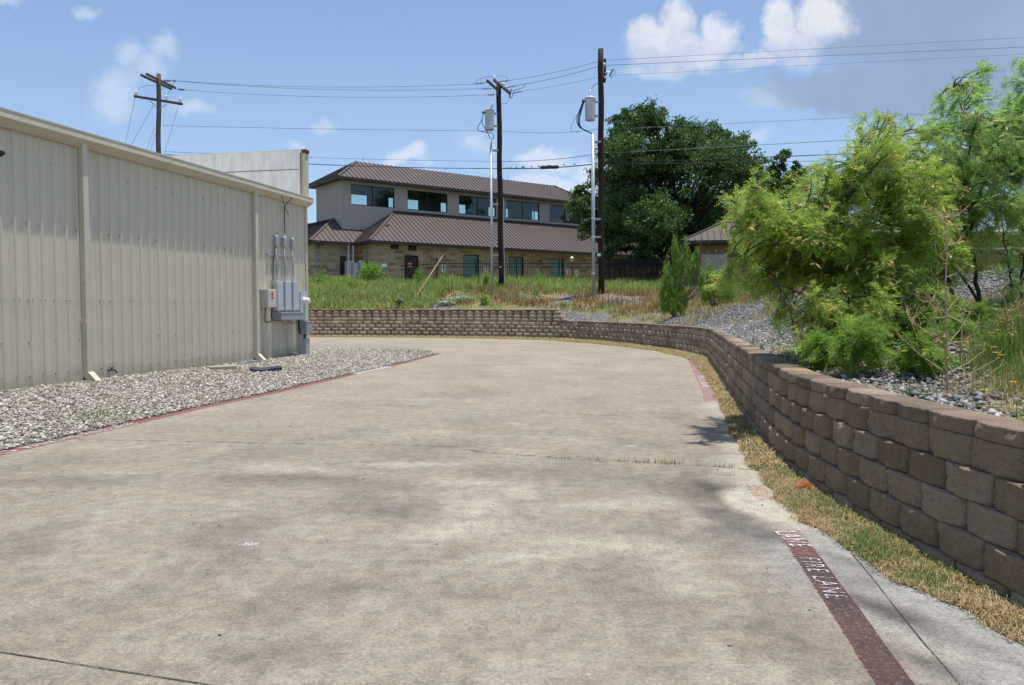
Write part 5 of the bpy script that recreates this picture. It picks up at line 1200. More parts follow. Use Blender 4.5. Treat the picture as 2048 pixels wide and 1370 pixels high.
# middle pole
YM = 48.0
pm_, bM, tM = pole(997.5, 168, 1002.5, 574, YM, 0.33, M['poledark'], 'dark utility pole with two slanting crossarms and a transformer, left of the tallest pole')
arm(pm_, D(974, 163, YM - 1.1), D(1001, 187, YM + 0.5)); arm(pm_, D(988.5, 163, YM - 1.3), D(1020, 189, YM + 1.6))
string_ins(pm_, D(974, 165, YM - 1), D(945, 168, YM - 1)); string_ins(pm_, D(990, 177, YM), D(958, 177.5, YM)); string_ins(pm_, D(994, 189, YM + .3), D(972, 190, YM + .3))
string_ins(pm_, D(990, 165, YM - 1.2), D(1021, 160.5, YM - 1.3)); string_ins(pm_, D(1008, 176, YM), D(1037, 170.5, YM)); string_ins(pm_, D(1019, 187, YM + 1.5), D(1048, 182, YM + 1.4))
insulator(pm_, D(988.5, 162, YM - 1.2), 1.0); insulator(pm_, D(1007, 176, YM), 1.1); insulator(pm_, D(1015, 183, YM + 1.0), 1.1)
mb = MB(); mb.tube(loop([D(951, 163, YM - 1), D(958, 158, YM - 1), D(975, 153.5, YM - 1), D(988.5, 153, YM - 1.2), D(1005, 150, YM - 1.2), D(1013, 154, YM - 1.2), D(1017, 160, YM - 1.2)]), 0.012, 5); mb.build('jumper', M['wire'], pm_)
mb = MB(); mb.tube(loop([D(1018, 193, YM + 1.6), D(1019, 200, YM + 1), D(1012, 208, YM), D(1003, 207, YM)]), 0.012, 5); mb.build('jumper', M['cable'], pm_)
mb = MB(); a, c_ = D(1019, 194, YM + 1.5), D(1022, 179, YM + 1.5); a2, c2 = D(1024, 196, YM + 1.5), D(1028, 182, YM + 1.5); mb.tube([a, c_], 0.05, 7); mb.tube([a2, c2], 0.022, 6); mb.tube([c_, c2], 0.02, 6); mb.tube([a, a2], 0.03, 6); mb.build('fuse_cutout', M['porcdark'], pm_)
mb = MB(); mb.tube(loop([D(1028, 181, YM), D(1040, 177, YM), D(1046, 176, YM), D(1052, 166, YM)], 1), 0.016, 5); mb.build('jumper', M['cable'], pm_)
transformer(pm_, 969.5, 988.5, 220, 260, YM - 0.05, bx=0.12)
YCM = YM - 0.3
mb = MB(); mb.tube([D(984.5, 598, YM - 1.6), D(981.5, 280, YCM)], 0.075, 10); cdm = mb.build('conduit', M['galv'], pm_, smooth=True)
for y in (300, 408, 510): q = D(983, y, YCM); mb = MB(); mb.box(lambda a, b_, c: q + np.array([a, b_, c]), 0.05, 0.42, -0.03, 0.3, -0.04, 0.04); mb.build('standoff_bracket', M['galv'], pm_)
mb = MB(); mb.tube([D(1006.5, 395, YM), D(1008.5, 574, YM)], 0.03, 6); mb.build('ground_moulding', M['boxgrey'], pm_)
for P_ in ([(967, 226), (964, 240), (965, 250), (974, 262), (981, 279)], [(964, 240), (954, 256), (957, 262), (970, 264), (985, 266), (989, 274), (983, 279)]):
    mb = MB(); mb.tube(loop([D(x, y, YM - .2) for x, y in P_]), 0.022, 6); mb.build('service_cable', M['cable'], pm_, smooth=True)
q = D(1001, 534, YM - .2); mb = MB(); mb.lathe(q, [(0.05, 0), (0.05, 0.02)], 8, axis=(0, -1, 0)); mb.build('pole_tag', M['white'], pm_)
# left pole
YL = 50.0; zb_ = 1.6
pl_, bL, tL = pole(317.5, 148, 316.5, 470, YL, 0.30, M['polegrey'], 'grey utility pole with three crossarms above the beige building roof')
arm(pl_, D(282, 152, YL - 1.4), D(343, 180, YL + 1.5)); arm(pl_, D(293, 150, YL - 1.2), D(351, 178, YL + 1.7)); arm(pl_, D(268, 194.5, YL - 0.2), D(365, 210.5, YL + 0.3), 0.12)
insulator(pl_, D(273, 192, YL - .2), 1.1); insulator(pl_, D(332.5, 201.5, YL), 1.1); insulator(pl_, D(361, 206, YL + .3), 1.1)
for x0, y0 in ((301, 202), (334, 208)): mb = MB(); mb.tube([D(x0, y0, YL), D(317.5, 219, YL - .1)], 0.025, 5); mb.build('brace', M['galv'], pl_)
mb = MB(); mb.tube([D(320, 184, YL), D(327, 175, YL)], 0.02, 5); mb.build('brace', M['galv'], pl_)
string_ins(pl_, D(323, 161, YL), D(346, 162, YL), 5); string_ins(pl_, D(352, 178, YL + 1.6), D(372, 180, YL + 1.6), 5); string_ins(pl_, D(345, 161, YL), D(352, 162, YL), 2)
mb = MB(); mb.tube(loop([D(273, 183, YL), D(280, 175, YL), D(295, 171, YL), D(312, 170, YL)]), 0.012, 5); mb.tube(loop([D(333, 193, YL), D(340, 182, YL + 1), D(349, 165, YL)]), 0.010, 5); mb.build('jumper', M['wire'], pl_)

def wire(a, b_, sag, r_, label, mt='wire', cat='power line', group=None):
    P = wirepath(a, b_, sag, 30); mb = MB(); mb.tube(P, r_, 5); return tag(mb.build('power_line', M[mt], base=P[0], smooth=True), label, cat, group)
LR = [((350, 161.5, YL), (946, 168, YM - 1)), ((352, 162, YL), (958, 177.5, YM)), ((371, 180, YL + 1.6), (972, 190, YM + .3))]
for (a, c_), lb in zip(LR, ('upper of the close pair of wires between the left and middle poles', 'lower of the close pair of wires between the left and middle poles', 'third wire down between the left and middle poles')):
    wire(D(*a), D(*c_), 0.28, 0.011, lb)
wire(D(326, 251, YL), D(997, 262, YM), 0.05, 0.011, 'thin neutral wire crossing behind the transformer of the middle pole')
wire(D(330, 303, YL), D(999, 323, YM), 0.10, 0.011, 'thin low wire from the left pole over the white parapet')
wire(D(332, 309, YL), D(999, 337, YM), 0.22, 0.022, 'thick black telephone line over the white parapet', 'cable', 'telephone line')
wire(D(1021, 160.5, YM - 1.3), D(1203, 121, YR), 0.10, 0.011, 'top wire rising between the middle and right poles')
wire(D(1037, 170.5, YM), D(1203, 131, YR), 0.08, 0.014, 'second wire rising between the middle and right poles')
wire(D(1048, 182, YM + 1.4), D(1203, 153, YR), 0.05, 0.009, 'third wire rising between the middle and right poles')
wire(D(1005, 262, YM), D(1200, 258, YR), 0.16, 0.010, 'neutral wire sagging between the middle and right poles')
lw_ = wire(D(1005, 323, YM), D(1200, 307, YR), 0.12, 0.016, 'thin low wire between the middle and right poles')
tl_ = wire(D(1005, 337, YM), D(1200, 327, YR), 0.10, 0.030, 'thick black telephone line with a splice case between the middle and right poles', 'cable', 'telephone line')
mb = MB(); a, c_ = D(1080, 335.2, 46.3), D(1118, 333.8, 45.6); mb.tube([a, a + (c_ - a) * .06, a + (c_ - a) * .94, c_], [0.04, 0.10, 0.10, 0.04], 10); mb.build('splice_case', M['cable'], tl_, smooth=False)
mb = MB(); rng_ = random.Random(3)
for k in range(16): x = rng_.uniform(1012, 1150); q = D(x, 336.8 - (x - 1012) * 0.055, 47.8 - (x - 1012) * 0.02); mb.lathe(q, [(0.03, -0.02), (0.05, 0), (0.03, 0.06)], 6)
mb.build('cable_clips', M['cable'], tl_)
def off_end(px1, py1, px2, py2, X2=70.0):
    """a level wire leaving the right pole: px2, py2 is where the photo sees it further along"""
    a = D(px1, py1, YR); r = ray(px2, py2); Y2 = (a[2] - EYE) / r[2] * r[1]; c_ = D(px2, py2, Y2); return a, a + (c_ - a) * (X2 - a[0]) / (c_[0] - a[0])
for p_, r_, sg_, mt_, lb in (((1205, 121, 2048, 75), 0.009, 0.0, 'wire', 'topmost wire leaving the right pole towards the grey cloud'), ((1205, 131, 2048, 94), 0.013, 0.0, 'wire', 'second wire from the top right of the tall pole'), ((1226, 151, 2048, 108), 0.007, 0.0, 'wire', 'faint third wire from the top right of the tall pole'),
                          ((1205, 259, 1850, 228), 0.010, 0.0, 'wire', 'wire crossing the sky just above the oak crown'), ((1205, 307, 1645, 283), 0.015, 0.0, 'wire', 'bright wire crossing in front of the upper oak crown'), ((1205, 327, 1640, 310), 0.022, 0.0, 'cable', 'dark telephone line crossing in front of the oak'), ((1205, 329, 1700, 321), 0.012, 0.0, 'cable', 'lowest thin line crossing in front of the oak')):
    a, c_ = off_end(*p_); wire(a, c_, 0.0 + sg_, r_, lb, mt_)
for (x0, y0), (x1, y1), lb in (((270, 196), (248, 300), 'guy wire dropping from the far left end of the low crossarm'), ((306, 212), (257, 300), 'guy wire slanting left from the middle of the low crossarm'), ((309, 255), (292, 303), 'short guy wire slanting left below the crossarms'), ((311, 268), (300, 305), 'shortest guy wire close to the left pole shaft'), ((357, 212), (328, 310), 'guy wire dropping from the right end of the low crossarm')):
    a, c_ = D(x0, y0, YL), D(x1, y1, YL + 1.5); c_ = a + (c_ - a) * ((a[2] - 1.2) / (a[2] - c_[2])); mb = MB(); mb.tube([a, c_], 0.010, 5); tag(mb.build('guy_wire', M['wire'], base=a), lb, 'guy wire')

# ------------------------------------------------------------------ foliage helpers
def unit(v): return v / (np.linalg.norm(v, axis=-1, keepdims=True) + 1e-9)
def leaf_quads(P, size, aspect=0.6, updir=None, upw=0.0):
    n = len(P); d = unit(rng.normal(size=(n, 3)) + (np.asarray(updir) * upw if updir is not None else 0)); s = unit(np.cross(d, rng.normal(size=(n, 3))))
    L = (size * rng.uniform(0.6, 1.3, n))[:, None]; W_ = L * aspect
    V_ = np.stack([P - d * L / 2, P + s * W_ / 2, P + d * L / 2, P - s * W_ / 2], 1); return V_.reshape(-1, 3), np.arange(n * 4).reshape(n, 4)
def ball(n, r, squash=1.0, shell=0.35):
    d = unit(rng.normal(size=(n, 3))); q = d * (r * rng.random(n) ** shell)[:, None]; q[:, 2] *= squash; return q


def broadleaf(name, label, cat, base, blobs_, Y, leaves, lsize, limbs, group=None, depth=3.5, mt='oak', tr=0.4, sub=0.62, density=1.0):
    r = thing(name, label, cat, base, group); P = []
    ctrs = []
    for px, py, rp in blobs_:
        c_ = D(px, py, Y) + np.array([0, rng.uniform(-depth, depth), 0]); R_ = rp * Y / FPX; ctrs.append((c_, R_))
        if depth > 2 and rp > 40: ctrs.append((c_ + np.array([rng.uniform(-1, 1), rng.choice([-1, 1]) * depth * 0.8, 0]), R_ * 0.85))
    tot = sum(R_ ** 2 for _, R_ in ctrs)
    for c_, R_ in ctrs:
        nl = int(leaves * R_ ** 2 / tot); ns = max(6, int(34 * (R_ / 1.6) ** 2 * density)); cc = rng.normal(size=(ns, 3)) * R_ * np.array([0.52, 0.52, 0.5]) + c_
        sr = min(sub, R_ * 0.55) * rng.uniform(0.5, 1.2, ns); k = rng.integers(0, ns, nl); P.append(cc[k] + ball(nl, 1.0, 0.75, 0.6) * sr[k][:, None])
    P = np.concatenate(P); V_, F_ = leaf_quads(P, lsize, 0.62, (0, 0, 1), 0.4); fast('crown', V_, F_, M[mt], parent=r)
    mb = MB(); rnd = random.Random(5); b_ = np.array(base, float)
    fork = b_ + np.array([0.2, 0, (limbs[0] if limbs else 2.0)])
    mb.tube([b_ - [0, 0, .3], b_ + (fork - b_) * .5 + [0.08, 0, 0], fork], [tr, tr * .85, tr * .75], 10)
    for c_, R_ in ctrs:
        m1 = fork + (c_ - fork) * 0.45 + np.array([rnd.uniform(-.5, .5), rnd.uniform(-.5, .5), rnd.uniform(0, .6)])
        bp_ = chaikin(np.array([fork, m1, c_]), 2); mb.tube(bp_, np.linspace(tr * .42, tr * .05, len(bp_)), 6)
        for k in range(5):
            e = c_ + ball(1, R_ * 0.95)[0]; mb.tube([m1 + (c_ - m1) * rnd.uniform(0.2, 0.9), (c_ + e) / 2 + [0, 0, .1], e], [tr * .12, tr * .08, tr * .03], 5)
    mb.build('trunk', M['oakbark'], r, smooth=True); return r


oakb = [(1283, 258, 34), (1300, 240, 22), (1240, 262, 26), (1228, 300, 30), (1345, 290, 34), (1380, 268, 34), (1392, 300, 32), (1425, 290, 28), (1450, 275, 24), (1462, 310, 30), (1330, 330, 48), (1262, 330, 44), (1405, 345, 52), (1465, 355, 36), (1222, 365, 40), (1180, 390, 30), (1168, 420, 24),
        (1285, 400, 58), (1360, 410, 60), (1440, 410, 46), (1225, 430, 42), (1190, 455, 28), (1300, 455, 50), (1385, 460, 44), (1250, 478, 30), (1440, 450, 34), (1215, 500, 22), (1320, 300, 30), (1480, 400, 26), (1160, 385, 16), (1330, 500, 30), (1270, 505, 26), (1380, 495, 26), (1240, 455, 30), (1284, 236, 15), (1290, 248, 18), (1228, 250, 15), (1236, 268, 16), (1345, 262, 14), (1384, 254, 15), (1452, 258, 13), (1446, 275, 16), (1475, 300, 15), (1195, 340, 14), (1205, 325, 14), (1152, 400, 12), (1318, 262, 12), (1415, 272, 12)]
gx_, gy_ = D(1345, 560, 60)[0], 60.0
broadleaf('oak_tree', 'big dark green oak spreading behind the right utility pole', 'tree', (gx_, gy_, float(H(gx_, gy_))), oakb, 60.0, 210000, 0.18, [2.6], depth=3.2, tr=0.42, density=1.7, sub=0.74)
for k, (lst, Y_, lb, bxp) in enumerate(([[(1500, 350, 26), (1530, 352, 18), (1515, 385, 30), (1480, 375, 22), (1540, 390, 24)], 78.0, 'smaller dark tree whose round top shows right of the oak', 1510], [[(1563, 310, 15), (1558, 335, 20), (1580, 350, 22), (1550, 365, 26), (1590, 375, 24), (1570, 400, 32)], 74.0, 'narrow dark tree with a pointed top above the mesquite', 1568])):
    g0 = D(bxp, 560, Y_); broadleaf('background_tree', lb, 'tree', (g0[0], Y_, float(H(g0[0], Y_))), lst, Y_, 20000, 0.20, [2.0], depth=1.2, tr=0.25, density=1.6)
lst = [(1640, 420, 40), (1700, 440, 40), (1760, 450, 36), (1620, 470, 40), (1700, 490, 40)]
g0 = D(1690, 560, 66); 
# green bush at the stone corner and rank plants by the fence
def leafy_bush(name, label, px, py0, Y, blobs_, n, ls, mt, cat='bush', squash=1.0, group=None, upw=0.6, aspect=0.35):
    b_ = D(px, py0, Y); b_[2] = float(HR(b_[0], b_[1])); r = thing(name, label, cat, b_, group); P = []; tot = sum(q[2] * q[3] for q in blobs_)
    mb = MB()
    for x, y, rx, ry in blobs_:
        c_ = D(x, y, Y); m_ = int(n * rx * ry / tot); q = rng.normal(size=(m_, 3)) * 0.52 * np.array([rx, rx, ry]) * Y / FPX; q[:, 2] += 0.25 * np.abs(rng.normal(size=m_)) ** 2 * ry * Y / FPX * (rng.random(m_) < .3); P.append(c_ + q)
        for k in range(5): e = c_ + ball(1, 1.0)[0] * np.array([rx, rx, ry]) * 0.8 * Y / FPX; mb.tube([b_ + [random.uniform(-.05, .05), 0, -0.05], (b_ * .5 + e * .5) + [0, 0, 0.08], e], [0.02, 0.012, 0.004], 5)
    V_, F_ = leaf_quads(np.concatenate(P), ls, aspect, (0, 0, 1), upw); fast('foliage', V_, F_, M[mt], parent=r); mb.build('stems', M['twig'], r); return r
leafy_bush('corner_bush', 'rounded bright green bush at the corner of the stone building', 742, 575, 55.5, [(742, 545, 18, 14), (735, 562, 14, 12), (752, 558, 12, 10)], 5200, 0.17, 'fern')
for x, y, h_, w_, Yb, lb in ((838, 552, 12, 9, 53, 'leafy green weed in front of the brown door'), (885, 562, 14, 8, 52, 'upright green weed left of the dark bench'), (858, 572, 7, 8, 51, 'low yellow-green weed beside the leaning stick'), (972, 562, 12, 6, 50, 'green weed against the base of the middle pole'), (1078, 560, 12, 9, 52, 'leafy weed between the second and third teal doors'), (968, 602, 8, 7, 44, 'small bright green clump at the edge of the far wall'), (1150, 565, 10, 9, 52, 'green weed at the foot of the grey conduit'), (640, 560, 16, 12, 54, 'leafy weed at the far left by the beige building'), (700, 572, 12, 12, 52, 'leafy weed below the grey cabinets')):
    leafy_bush('weed_clump', lb, x, y + h_, Yb, [(x, y, w_, h_)], 500, 0.16, 'fern' if x in (858, 968) else 'broom', 'weed', upw=1.2, aspect=0.25)
for x, y, w_, h_, Yb, lb in ((893, 607, 20, 4, 44.6, 'white flowering ground cover nearest the wall edge'), (925, 598, 24, 4, 45.3, 'white flowering ground cover band behind the nearest patch'), (798, 602, 8, 5, 44.6, 'small white flowering clump left of the leaning stick')):
    r = leafy_bush('flower_patch', lb, x, y + h_, Yb, [(x, y, w_, h_)], 900, 0.09, 'green', 'flowers', upw=0.3)
    q = ball(420, 1.0, 1.0, 0.3) * np.array([w_, w_ * .5, h_]) * Yb / FPX + D(x, y - 1, Yb); V_, F_ = leaf_quads(q, 0.09, 0.8); fast('blossoms', V_, F_, M['petalw'], parent=r)
# broom shrub
leafy_bush('broom_shrub', 'tall bright green broom shrub on the gravel bank with bare side branches', 1348, 630, 32,
           [(1349, 505, 5, 24), (1356, 520, 5, 20), (1371, 503, 4, 20), (1366, 528, 6, 18), (1386, 530, 6, 16), (1394, 515, 4, 15), (1379, 548, 6, 16), (1352, 545, 6, 18), (1333, 552, 6, 20), (1341, 570, 7, 20), (1325, 582, 6, 20), (1334, 598, 8, 20), (1350, 590, 8, 22), (1362, 592, 6, 20), (1344, 612, 11, 14), (1328, 612, 7, 14), (1362, 615, 8, 12), (1404, 560, 6, 18), (1372, 600, 4, 14)], 10500, 0.19, 'broom', upw=3.2, aspect=0.13)
bs = bpy.data.objects['broom_shrub']; mb = MB(); rnd = random.Random(9)
for P_ in ([(1352, 628), (1375, 590), (1392, 555), (1400, 515), (1403, 478)], [(1352, 625), (1380, 598), (1402, 572), (1412, 560)], [(1375, 590), (1385, 560), (1388, 520), (1393, 495)], [(1360, 610), (1372, 570), (1376, 540), (1372, 510)], [(1362, 606), (1395, 590), (1415, 560)]):
    pts_ = chaikin(np.array([D(x, y, 32) for x, y in P_]), 2); mb.tube(pts_, np.linspace(0.022, 0.006, len(pts_)), 5)
    for k in range(12):
        a = pts_[rnd.randrange(len(pts_) // 3, len(pts_))]; mb.tube([a, a + [rnd.uniform(-.15, .25), rnd.uniform(-.2, .2), rnd.uniform(.15, .4)]], [0.008, 0.003], 4)
mb.build('bare_branches', M['twig'], bs)
leafy_bush('broom_shrub', 'feathery green growth between the broom shrub and the mesquite', 1430, 600, 34, [(1432, 570, 18, 24), (1455, 582, 18, 20), (1412, 590, 10, 16), (1418, 550, 6, 20)], 7000, 0.14, 'broom', upw=2.0, aspect=0.18)

# ------------------------------------------------------------------ mesquites
def fronds(P, d, L, npair, lw, ll):
    n = len(P); side = unit(np.cross(d, rng.normal(size=(n, 3)) * 0.5 + np.array([0, 0, 1.0]))); k = np.arange(npair); t_ = (0.15 + 0.85 * k / (npair - 1)); drop = np.array([0, 0, -0.5])
    ax = P[:, None] + d[:, None] * (L[:, None] * t_[None])[..., None] + drop * (L[:, None] * 0.35 * t_[None] ** 2)[..., None]
    Vs = []
    for sg in (-1, 1):
        dr_ = unit(side[:, None] * sg + d[:, None] * 0.55 + rng.normal(size=(n, npair, 3)) * 0.18); wv = unit(d[:, None] - dr_ * 0.3 + rng.normal(size=(n, npair, 3)) * 0.25)
        l_ = ll * rng.uniform(0.7, 1.2, (n, npair, 1)); Vs.append(np.stack([ax, ax + dr_ * l_ * .5 + wv * lw / 2, ax + dr_ * l_, ax + dr_ * l_ * .5 - wv * lw / 2], 2))
    V_ = np.concatenate(Vs, 1).reshape(-1, 3); return V_, np.arange(len(V_)).reshape(-1, 4)
def mesquite(name, label, base_px, Y0, limbs, blobs_, n_twig, per, mt, mtf=M['catkin'], ncat=0, drop=0.08, seed=3, flen=0.135, cat='tree'):
    rnd = random.Random(seed); b_ = D(*base_px, Y0); b_[2] = float(HR(b_[0], b_[1])); r = thing(name, label, cat, b_); mb = MB(); joints = []
    for P_, r0, dy in limbs:
        m_ = len(P_); pts_ = np.array([D(x, y, Y0 + dy * k / (m_ - 1)) for k, (x, y) in enumerate(P_)]); pts_ = chaikin(pts_, 2)
        pts_ = pts_ + np.array([[rnd.gauss(0, .010), rnd.gauss(0, .012), rnd.gauss(0, .010)] for _ in pts_]) * (np.arange(len(pts_)) > 1)[:, None]
        mb.tube(pts_, np.linspace(r0, r0 * 0.28, len(pts_)) * 0.68, 8); joints += [p for p in pts_[len(pts_) // 4:]]
    nb_ = []
    for q in blobs_:
        q = tuple(q) + (1.0,) * (4 - len(q)) + ((rnd.uniform(-1, 1),) if len(q) < 5 else ()); nb_.append((q[0], q[1], q[2] * .8, q[3], q[4]))
        if q[2] > 15 and len(blobs_) > 7:
            for _ in range(4):
                a_ = rnd.uniform(0, 6.28); d_ = rnd.uniform(.7, 1.35) * q[2]; nb_.append((q[0] + d_ * math.cos(a_), q[1] + d_ * math.sin(a_) * .85, q[2] * rnd.uniform(.3, .6), q[3] * rnd.uniform(.6, 1.2), q[4] + rnd.uniform(-.5, .5)))
    blobs_ = nb_
    J = np.array(joints); FP, FD, CPs, TW = [], [], [], MB(); area = sum(q[2] ** 2 * (q[3] if len(q) > 3 else 1) for q in blobs_)
    for q in blobs_:
        px, py, rp = q[:3]; dens = q[3] if len(q) > 3 else 1.0; dep = q[4] if len(q) > 4 else rnd.uniform(-1.0, 1.0)
        c_ = D(px, py, Y0 + dep); R_ = rp * Y0 / FPX; j = J[np.argmin(np.linalg.norm((J - c_) * [1, 1, 1], axis=1))]
        mid = (j + c_) / 2 + np.array([rnd.uniform(-.1, .1), rnd.uniform(-.1, .1), 0.06]); bp = chaikin(np.array([j, mid, c_]), 1); mb.tube(bp, np.linspace(0.010, 0.004, len(bp)), 5)
        for k in range(max(2, int(n_twig * rp ** 2 * dens / area))):
            e = c_ + np.array([rnd.gauss(0, 1), rnd.gauss(0, 1), rnd.gauss(0, .9)]) * R_ * 0.70; s_ = mid + (c_ - mid) * rnd.uniform(0.1, 1.3) + ball(1, R_ * 0.35)[0]; v_ = e - s_; L_ = np.linalg.norm(v_)
            Lm = rnd.uniform(.35, .75)
            if L_ > Lm: s_ = e - v_ / L_ * Lm; L_ = Lm
            v_ = e - s_; e2 = e + np.array([0, 0, -drop * L_ * 0.6]); h_ = s_ + v_ * .5; TW.tube([s_, h_, e2], [0.005, 0.0035, 0.0018], 3, cap=False)
            tt = rng.random(per) ** 0.7; pp = np.where((tt < .5)[:, None], s_ + (h_ - s_) * (tt * 2)[:, None], h_ + (e2 - h_) * (tt * 2 - 1)[:, None]); ax = unit(v_[None])
            FP.append(pp); FD.append(unit(ax * 0.9 + rng.normal(size=(per, 3)) * 0.45 + np.array([0, 0, -drop * 1.3]))); CPs.append(e2)
    FP, FD = np.concatenate(FP), np.concatenate(FD); V_, F_ = fronds(FP, FD, flen * rng.uniform(0.6, 1.3, len(FP)), 7, 0.009, 0.030)
    fast('crown', V_, F_, M[mt], parent=r); mb.add(TW.v, TW.f); mb.build('trunk', M['bark'], r, smooth=True)
    if ncat:
        mc_ = MB()
        for k in rng.choice(len(CPs), min(ncat, len(CPs)), replace=False):
            for q in range(rnd.choice((1, 1, 2, 3))):
                p = CPs[k] + ball(1, 0.06)[0]; d_ = unit(np.array([[rnd.gauss(0, 1), rnd.gauss(0, 1), rnd.gauss(0.1, .7)]]))[0]; L_ = rnd.uniform(0.05, 0.09); mc_.tube([p, p + d_ * L_ * .5 + [0, 0, -.006], p + d_ * L_ + [0, 0, -.012]], [0.007, 0.012, 0.005], 5)
        mc_.build('catkins', mtf, r)['kind'] = 'stuff'
    return r


L1 = [([(1917, 655), (1895, 620), (1860, 560), (1820, 500), (1785, 459), (1755, 415), (1730, 380), (1706, 328)], 0.055, 0.2),
      ([(1917, 655), (1880, 612), (1835, 585), (1770, 560), (1690, 540), (1620, 520), (1540, 480), (1490, 458)], 0.042, -0.6),
      ([(1860, 560), (1850, 500), (1864, 472), (1820, 462), (1750, 440), (1660, 420), (1580, 410)], 0.032, -0.4),
      ([(1910, 650), (1860, 620), (1790, 620), (1720, 615), (1640, 600), (1560, 570)], 0.034, -0.8),
      ([(1917, 655), (1905, 590), (1880, 520), (1850, 450), (1815, 380), (1780, 310), (1768, 262)], 0.045, 0.8)]
B1 = [(1478, 434, 16, .9), (1500, 445, 28, 1.2), (1515, 415, 38, 1.1), (1560, 430, 46, 1.2), (1504, 490, 28, 1.0), (1535, 485, 46, 1.0), (1600, 475, 56, 1.4), (1620, 405, 44, 1.0), (1670, 375, 46, .9), (1700, 330, 40, .7), (1738, 300, 40, .6), (1768, 285, 30, .5), (1735, 250, 16, .4), (1770, 245, 16, .4), (1800, 300, 34, .5), (1830, 340, 36, .6),
      (1735, 390, 58, .9), (1660, 450, 60, 1.3), (1715, 490, 66, 1.4), (1800, 430, 52, 1.0), (1650, 545, 60, 1.3), (1580, 550, 52, 1.1), (1505, 560, 40, .9), (1485, 545, 24, .6), (1700, 600, 52, 1.0), (1630, 610, 36, .9), (1655, 655, 38, 1.2), (1760, 555, 56, 1.0), (1800, 490, 46, .9), (1850, 400, 40, .7), (1870, 460, 40, .8), (1610, 355, 22, .5), (1640, 345, 20, .5), (1830, 590, 36, .6), (1740, 640, 36, .9), (1690, 690, 26, .9), (1560, 500, 44, 1.2), (1560, 590, 26, .6), (1475, 470, 18, .6), (1850, 330, 40, .5), (1820, 385, 50, .7), (1870, 520, 46, .6), (1780, 350, 50, .7), (1840, 560, 40, .5), (1600, 640, 30, .7), (1615, 690, 26, .7), (1690, 640, 50, .9), (1780, 610, 50, .7), (1860, 640, 30, .5), (1570, 620, 30, .5), (1452, 446, 13, .7), (1880, 370, 40, .5), (1770, 680, 34, .6), (1640, 715, 20, .6), (1860, 360, 44, .7), (1845, 430, 44, .7), (1880, 500, 40, .6), (1850, 300, 30, .4), (1870, 400, 46, .7, 0.9), (1895, 460, 44, .7, 0.9), (1865, 545, 40, .6, 0.6), (1905, 540, 36, .5, 0.8), (1830, 450, 40, .7, 0.6), (1840, 265, 20, .4, 0.4)]
mesquite('mesquite_tree', 'broad bright green mesquite with yellow catkins leaning over the block wall', (1917, 655), 10.3, L1, B1, 3750, 11, 'mesq', ncat=1100)
L2 = [([(1965, 642), (1956, 573), (1943, 503), (1936, 472), (1952, 424), (1969, 363), (1987, 288), (1990, 240)], 0.05, 0.4), ([(1936, 472), (1921, 424), (1930, 363), (1943, 284), (1925, 215), (1908, 170)], 0.03, 0.2),
      ([(1965, 642), (1960, 600), (1925, 560), (1905, 510), (1880, 440), (1900, 350)], 0.034, 0.8), ([(1952, 424), (1985, 395), (2020, 360), (2045, 330)], 0.02, 0.2)]
B2 = [(1905, 190, 26, .5), (1885, 215, 26, .45), (1925, 240, 34, .6), (1955, 165, 28, .45), (1975, 150, 18, .5), (1965, 200, 24, .4), (1960, 290, 44, .8), (1900, 300, 40, .5), (1885, 350, 36, .5), (2010, 250, 40, .6), (2040, 225, 34, .5), (1980, 340, 50, .9), (2030, 320, 46, .7), (1925, 390, 48, .8), (2010, 400, 44, .7), (1890, 260, 34, .5), (1860, 310, 30, .4), (2030, 440, 40, .7), (1960, 500, 36, .5), (1900, 480, 36, .5), (1925, 330, 36, .5), (2045, 270, 36, .6), (1950, 440, 46, .8), (1890, 420, 38, .6), (1990, 290, 30, .7), (1870, 260, 16, .3)]
mesquite('mesquite_tree', 'taller pale green mesquite with thin dark limbs near the right picture edge', (1965, 642), 11.2, L2, B2, 1350, 10, 'mesq2', ncat=260, seed=8)
L3 = [([(2035, 640), (2020, 560), (2008, 470), (1995, 400), (2000, 340)], 0.02, 0.2), ([(2045, 640), (2040, 560), (2055, 480), (2070, 380), (2075, 250), (2060, 150)], 0.035, 0.2), ([(2008, 470), (2035, 430), (2060, 400)], 0.014, 0)]
B3 = [(2055, 160, 34, .5), (2065, 120, 20, .4), (2080, 220, 50, .7), (2090, 320, 60, .8), (2060, 420, 44, .6), (2040, 520, 34, .5), (2100, 480, 60, .8), (2010, 520, 20, .4), (2030, 590, 26, .5), (2090, 600, 50, .6)]
mesquite('mesquite_tree', 'mesquite cut off by the right picture edge with bare forked stems', (2045, 645), 11.6, L3, B3, 700, 11, 'mesq2', ncat=50, seed=12)
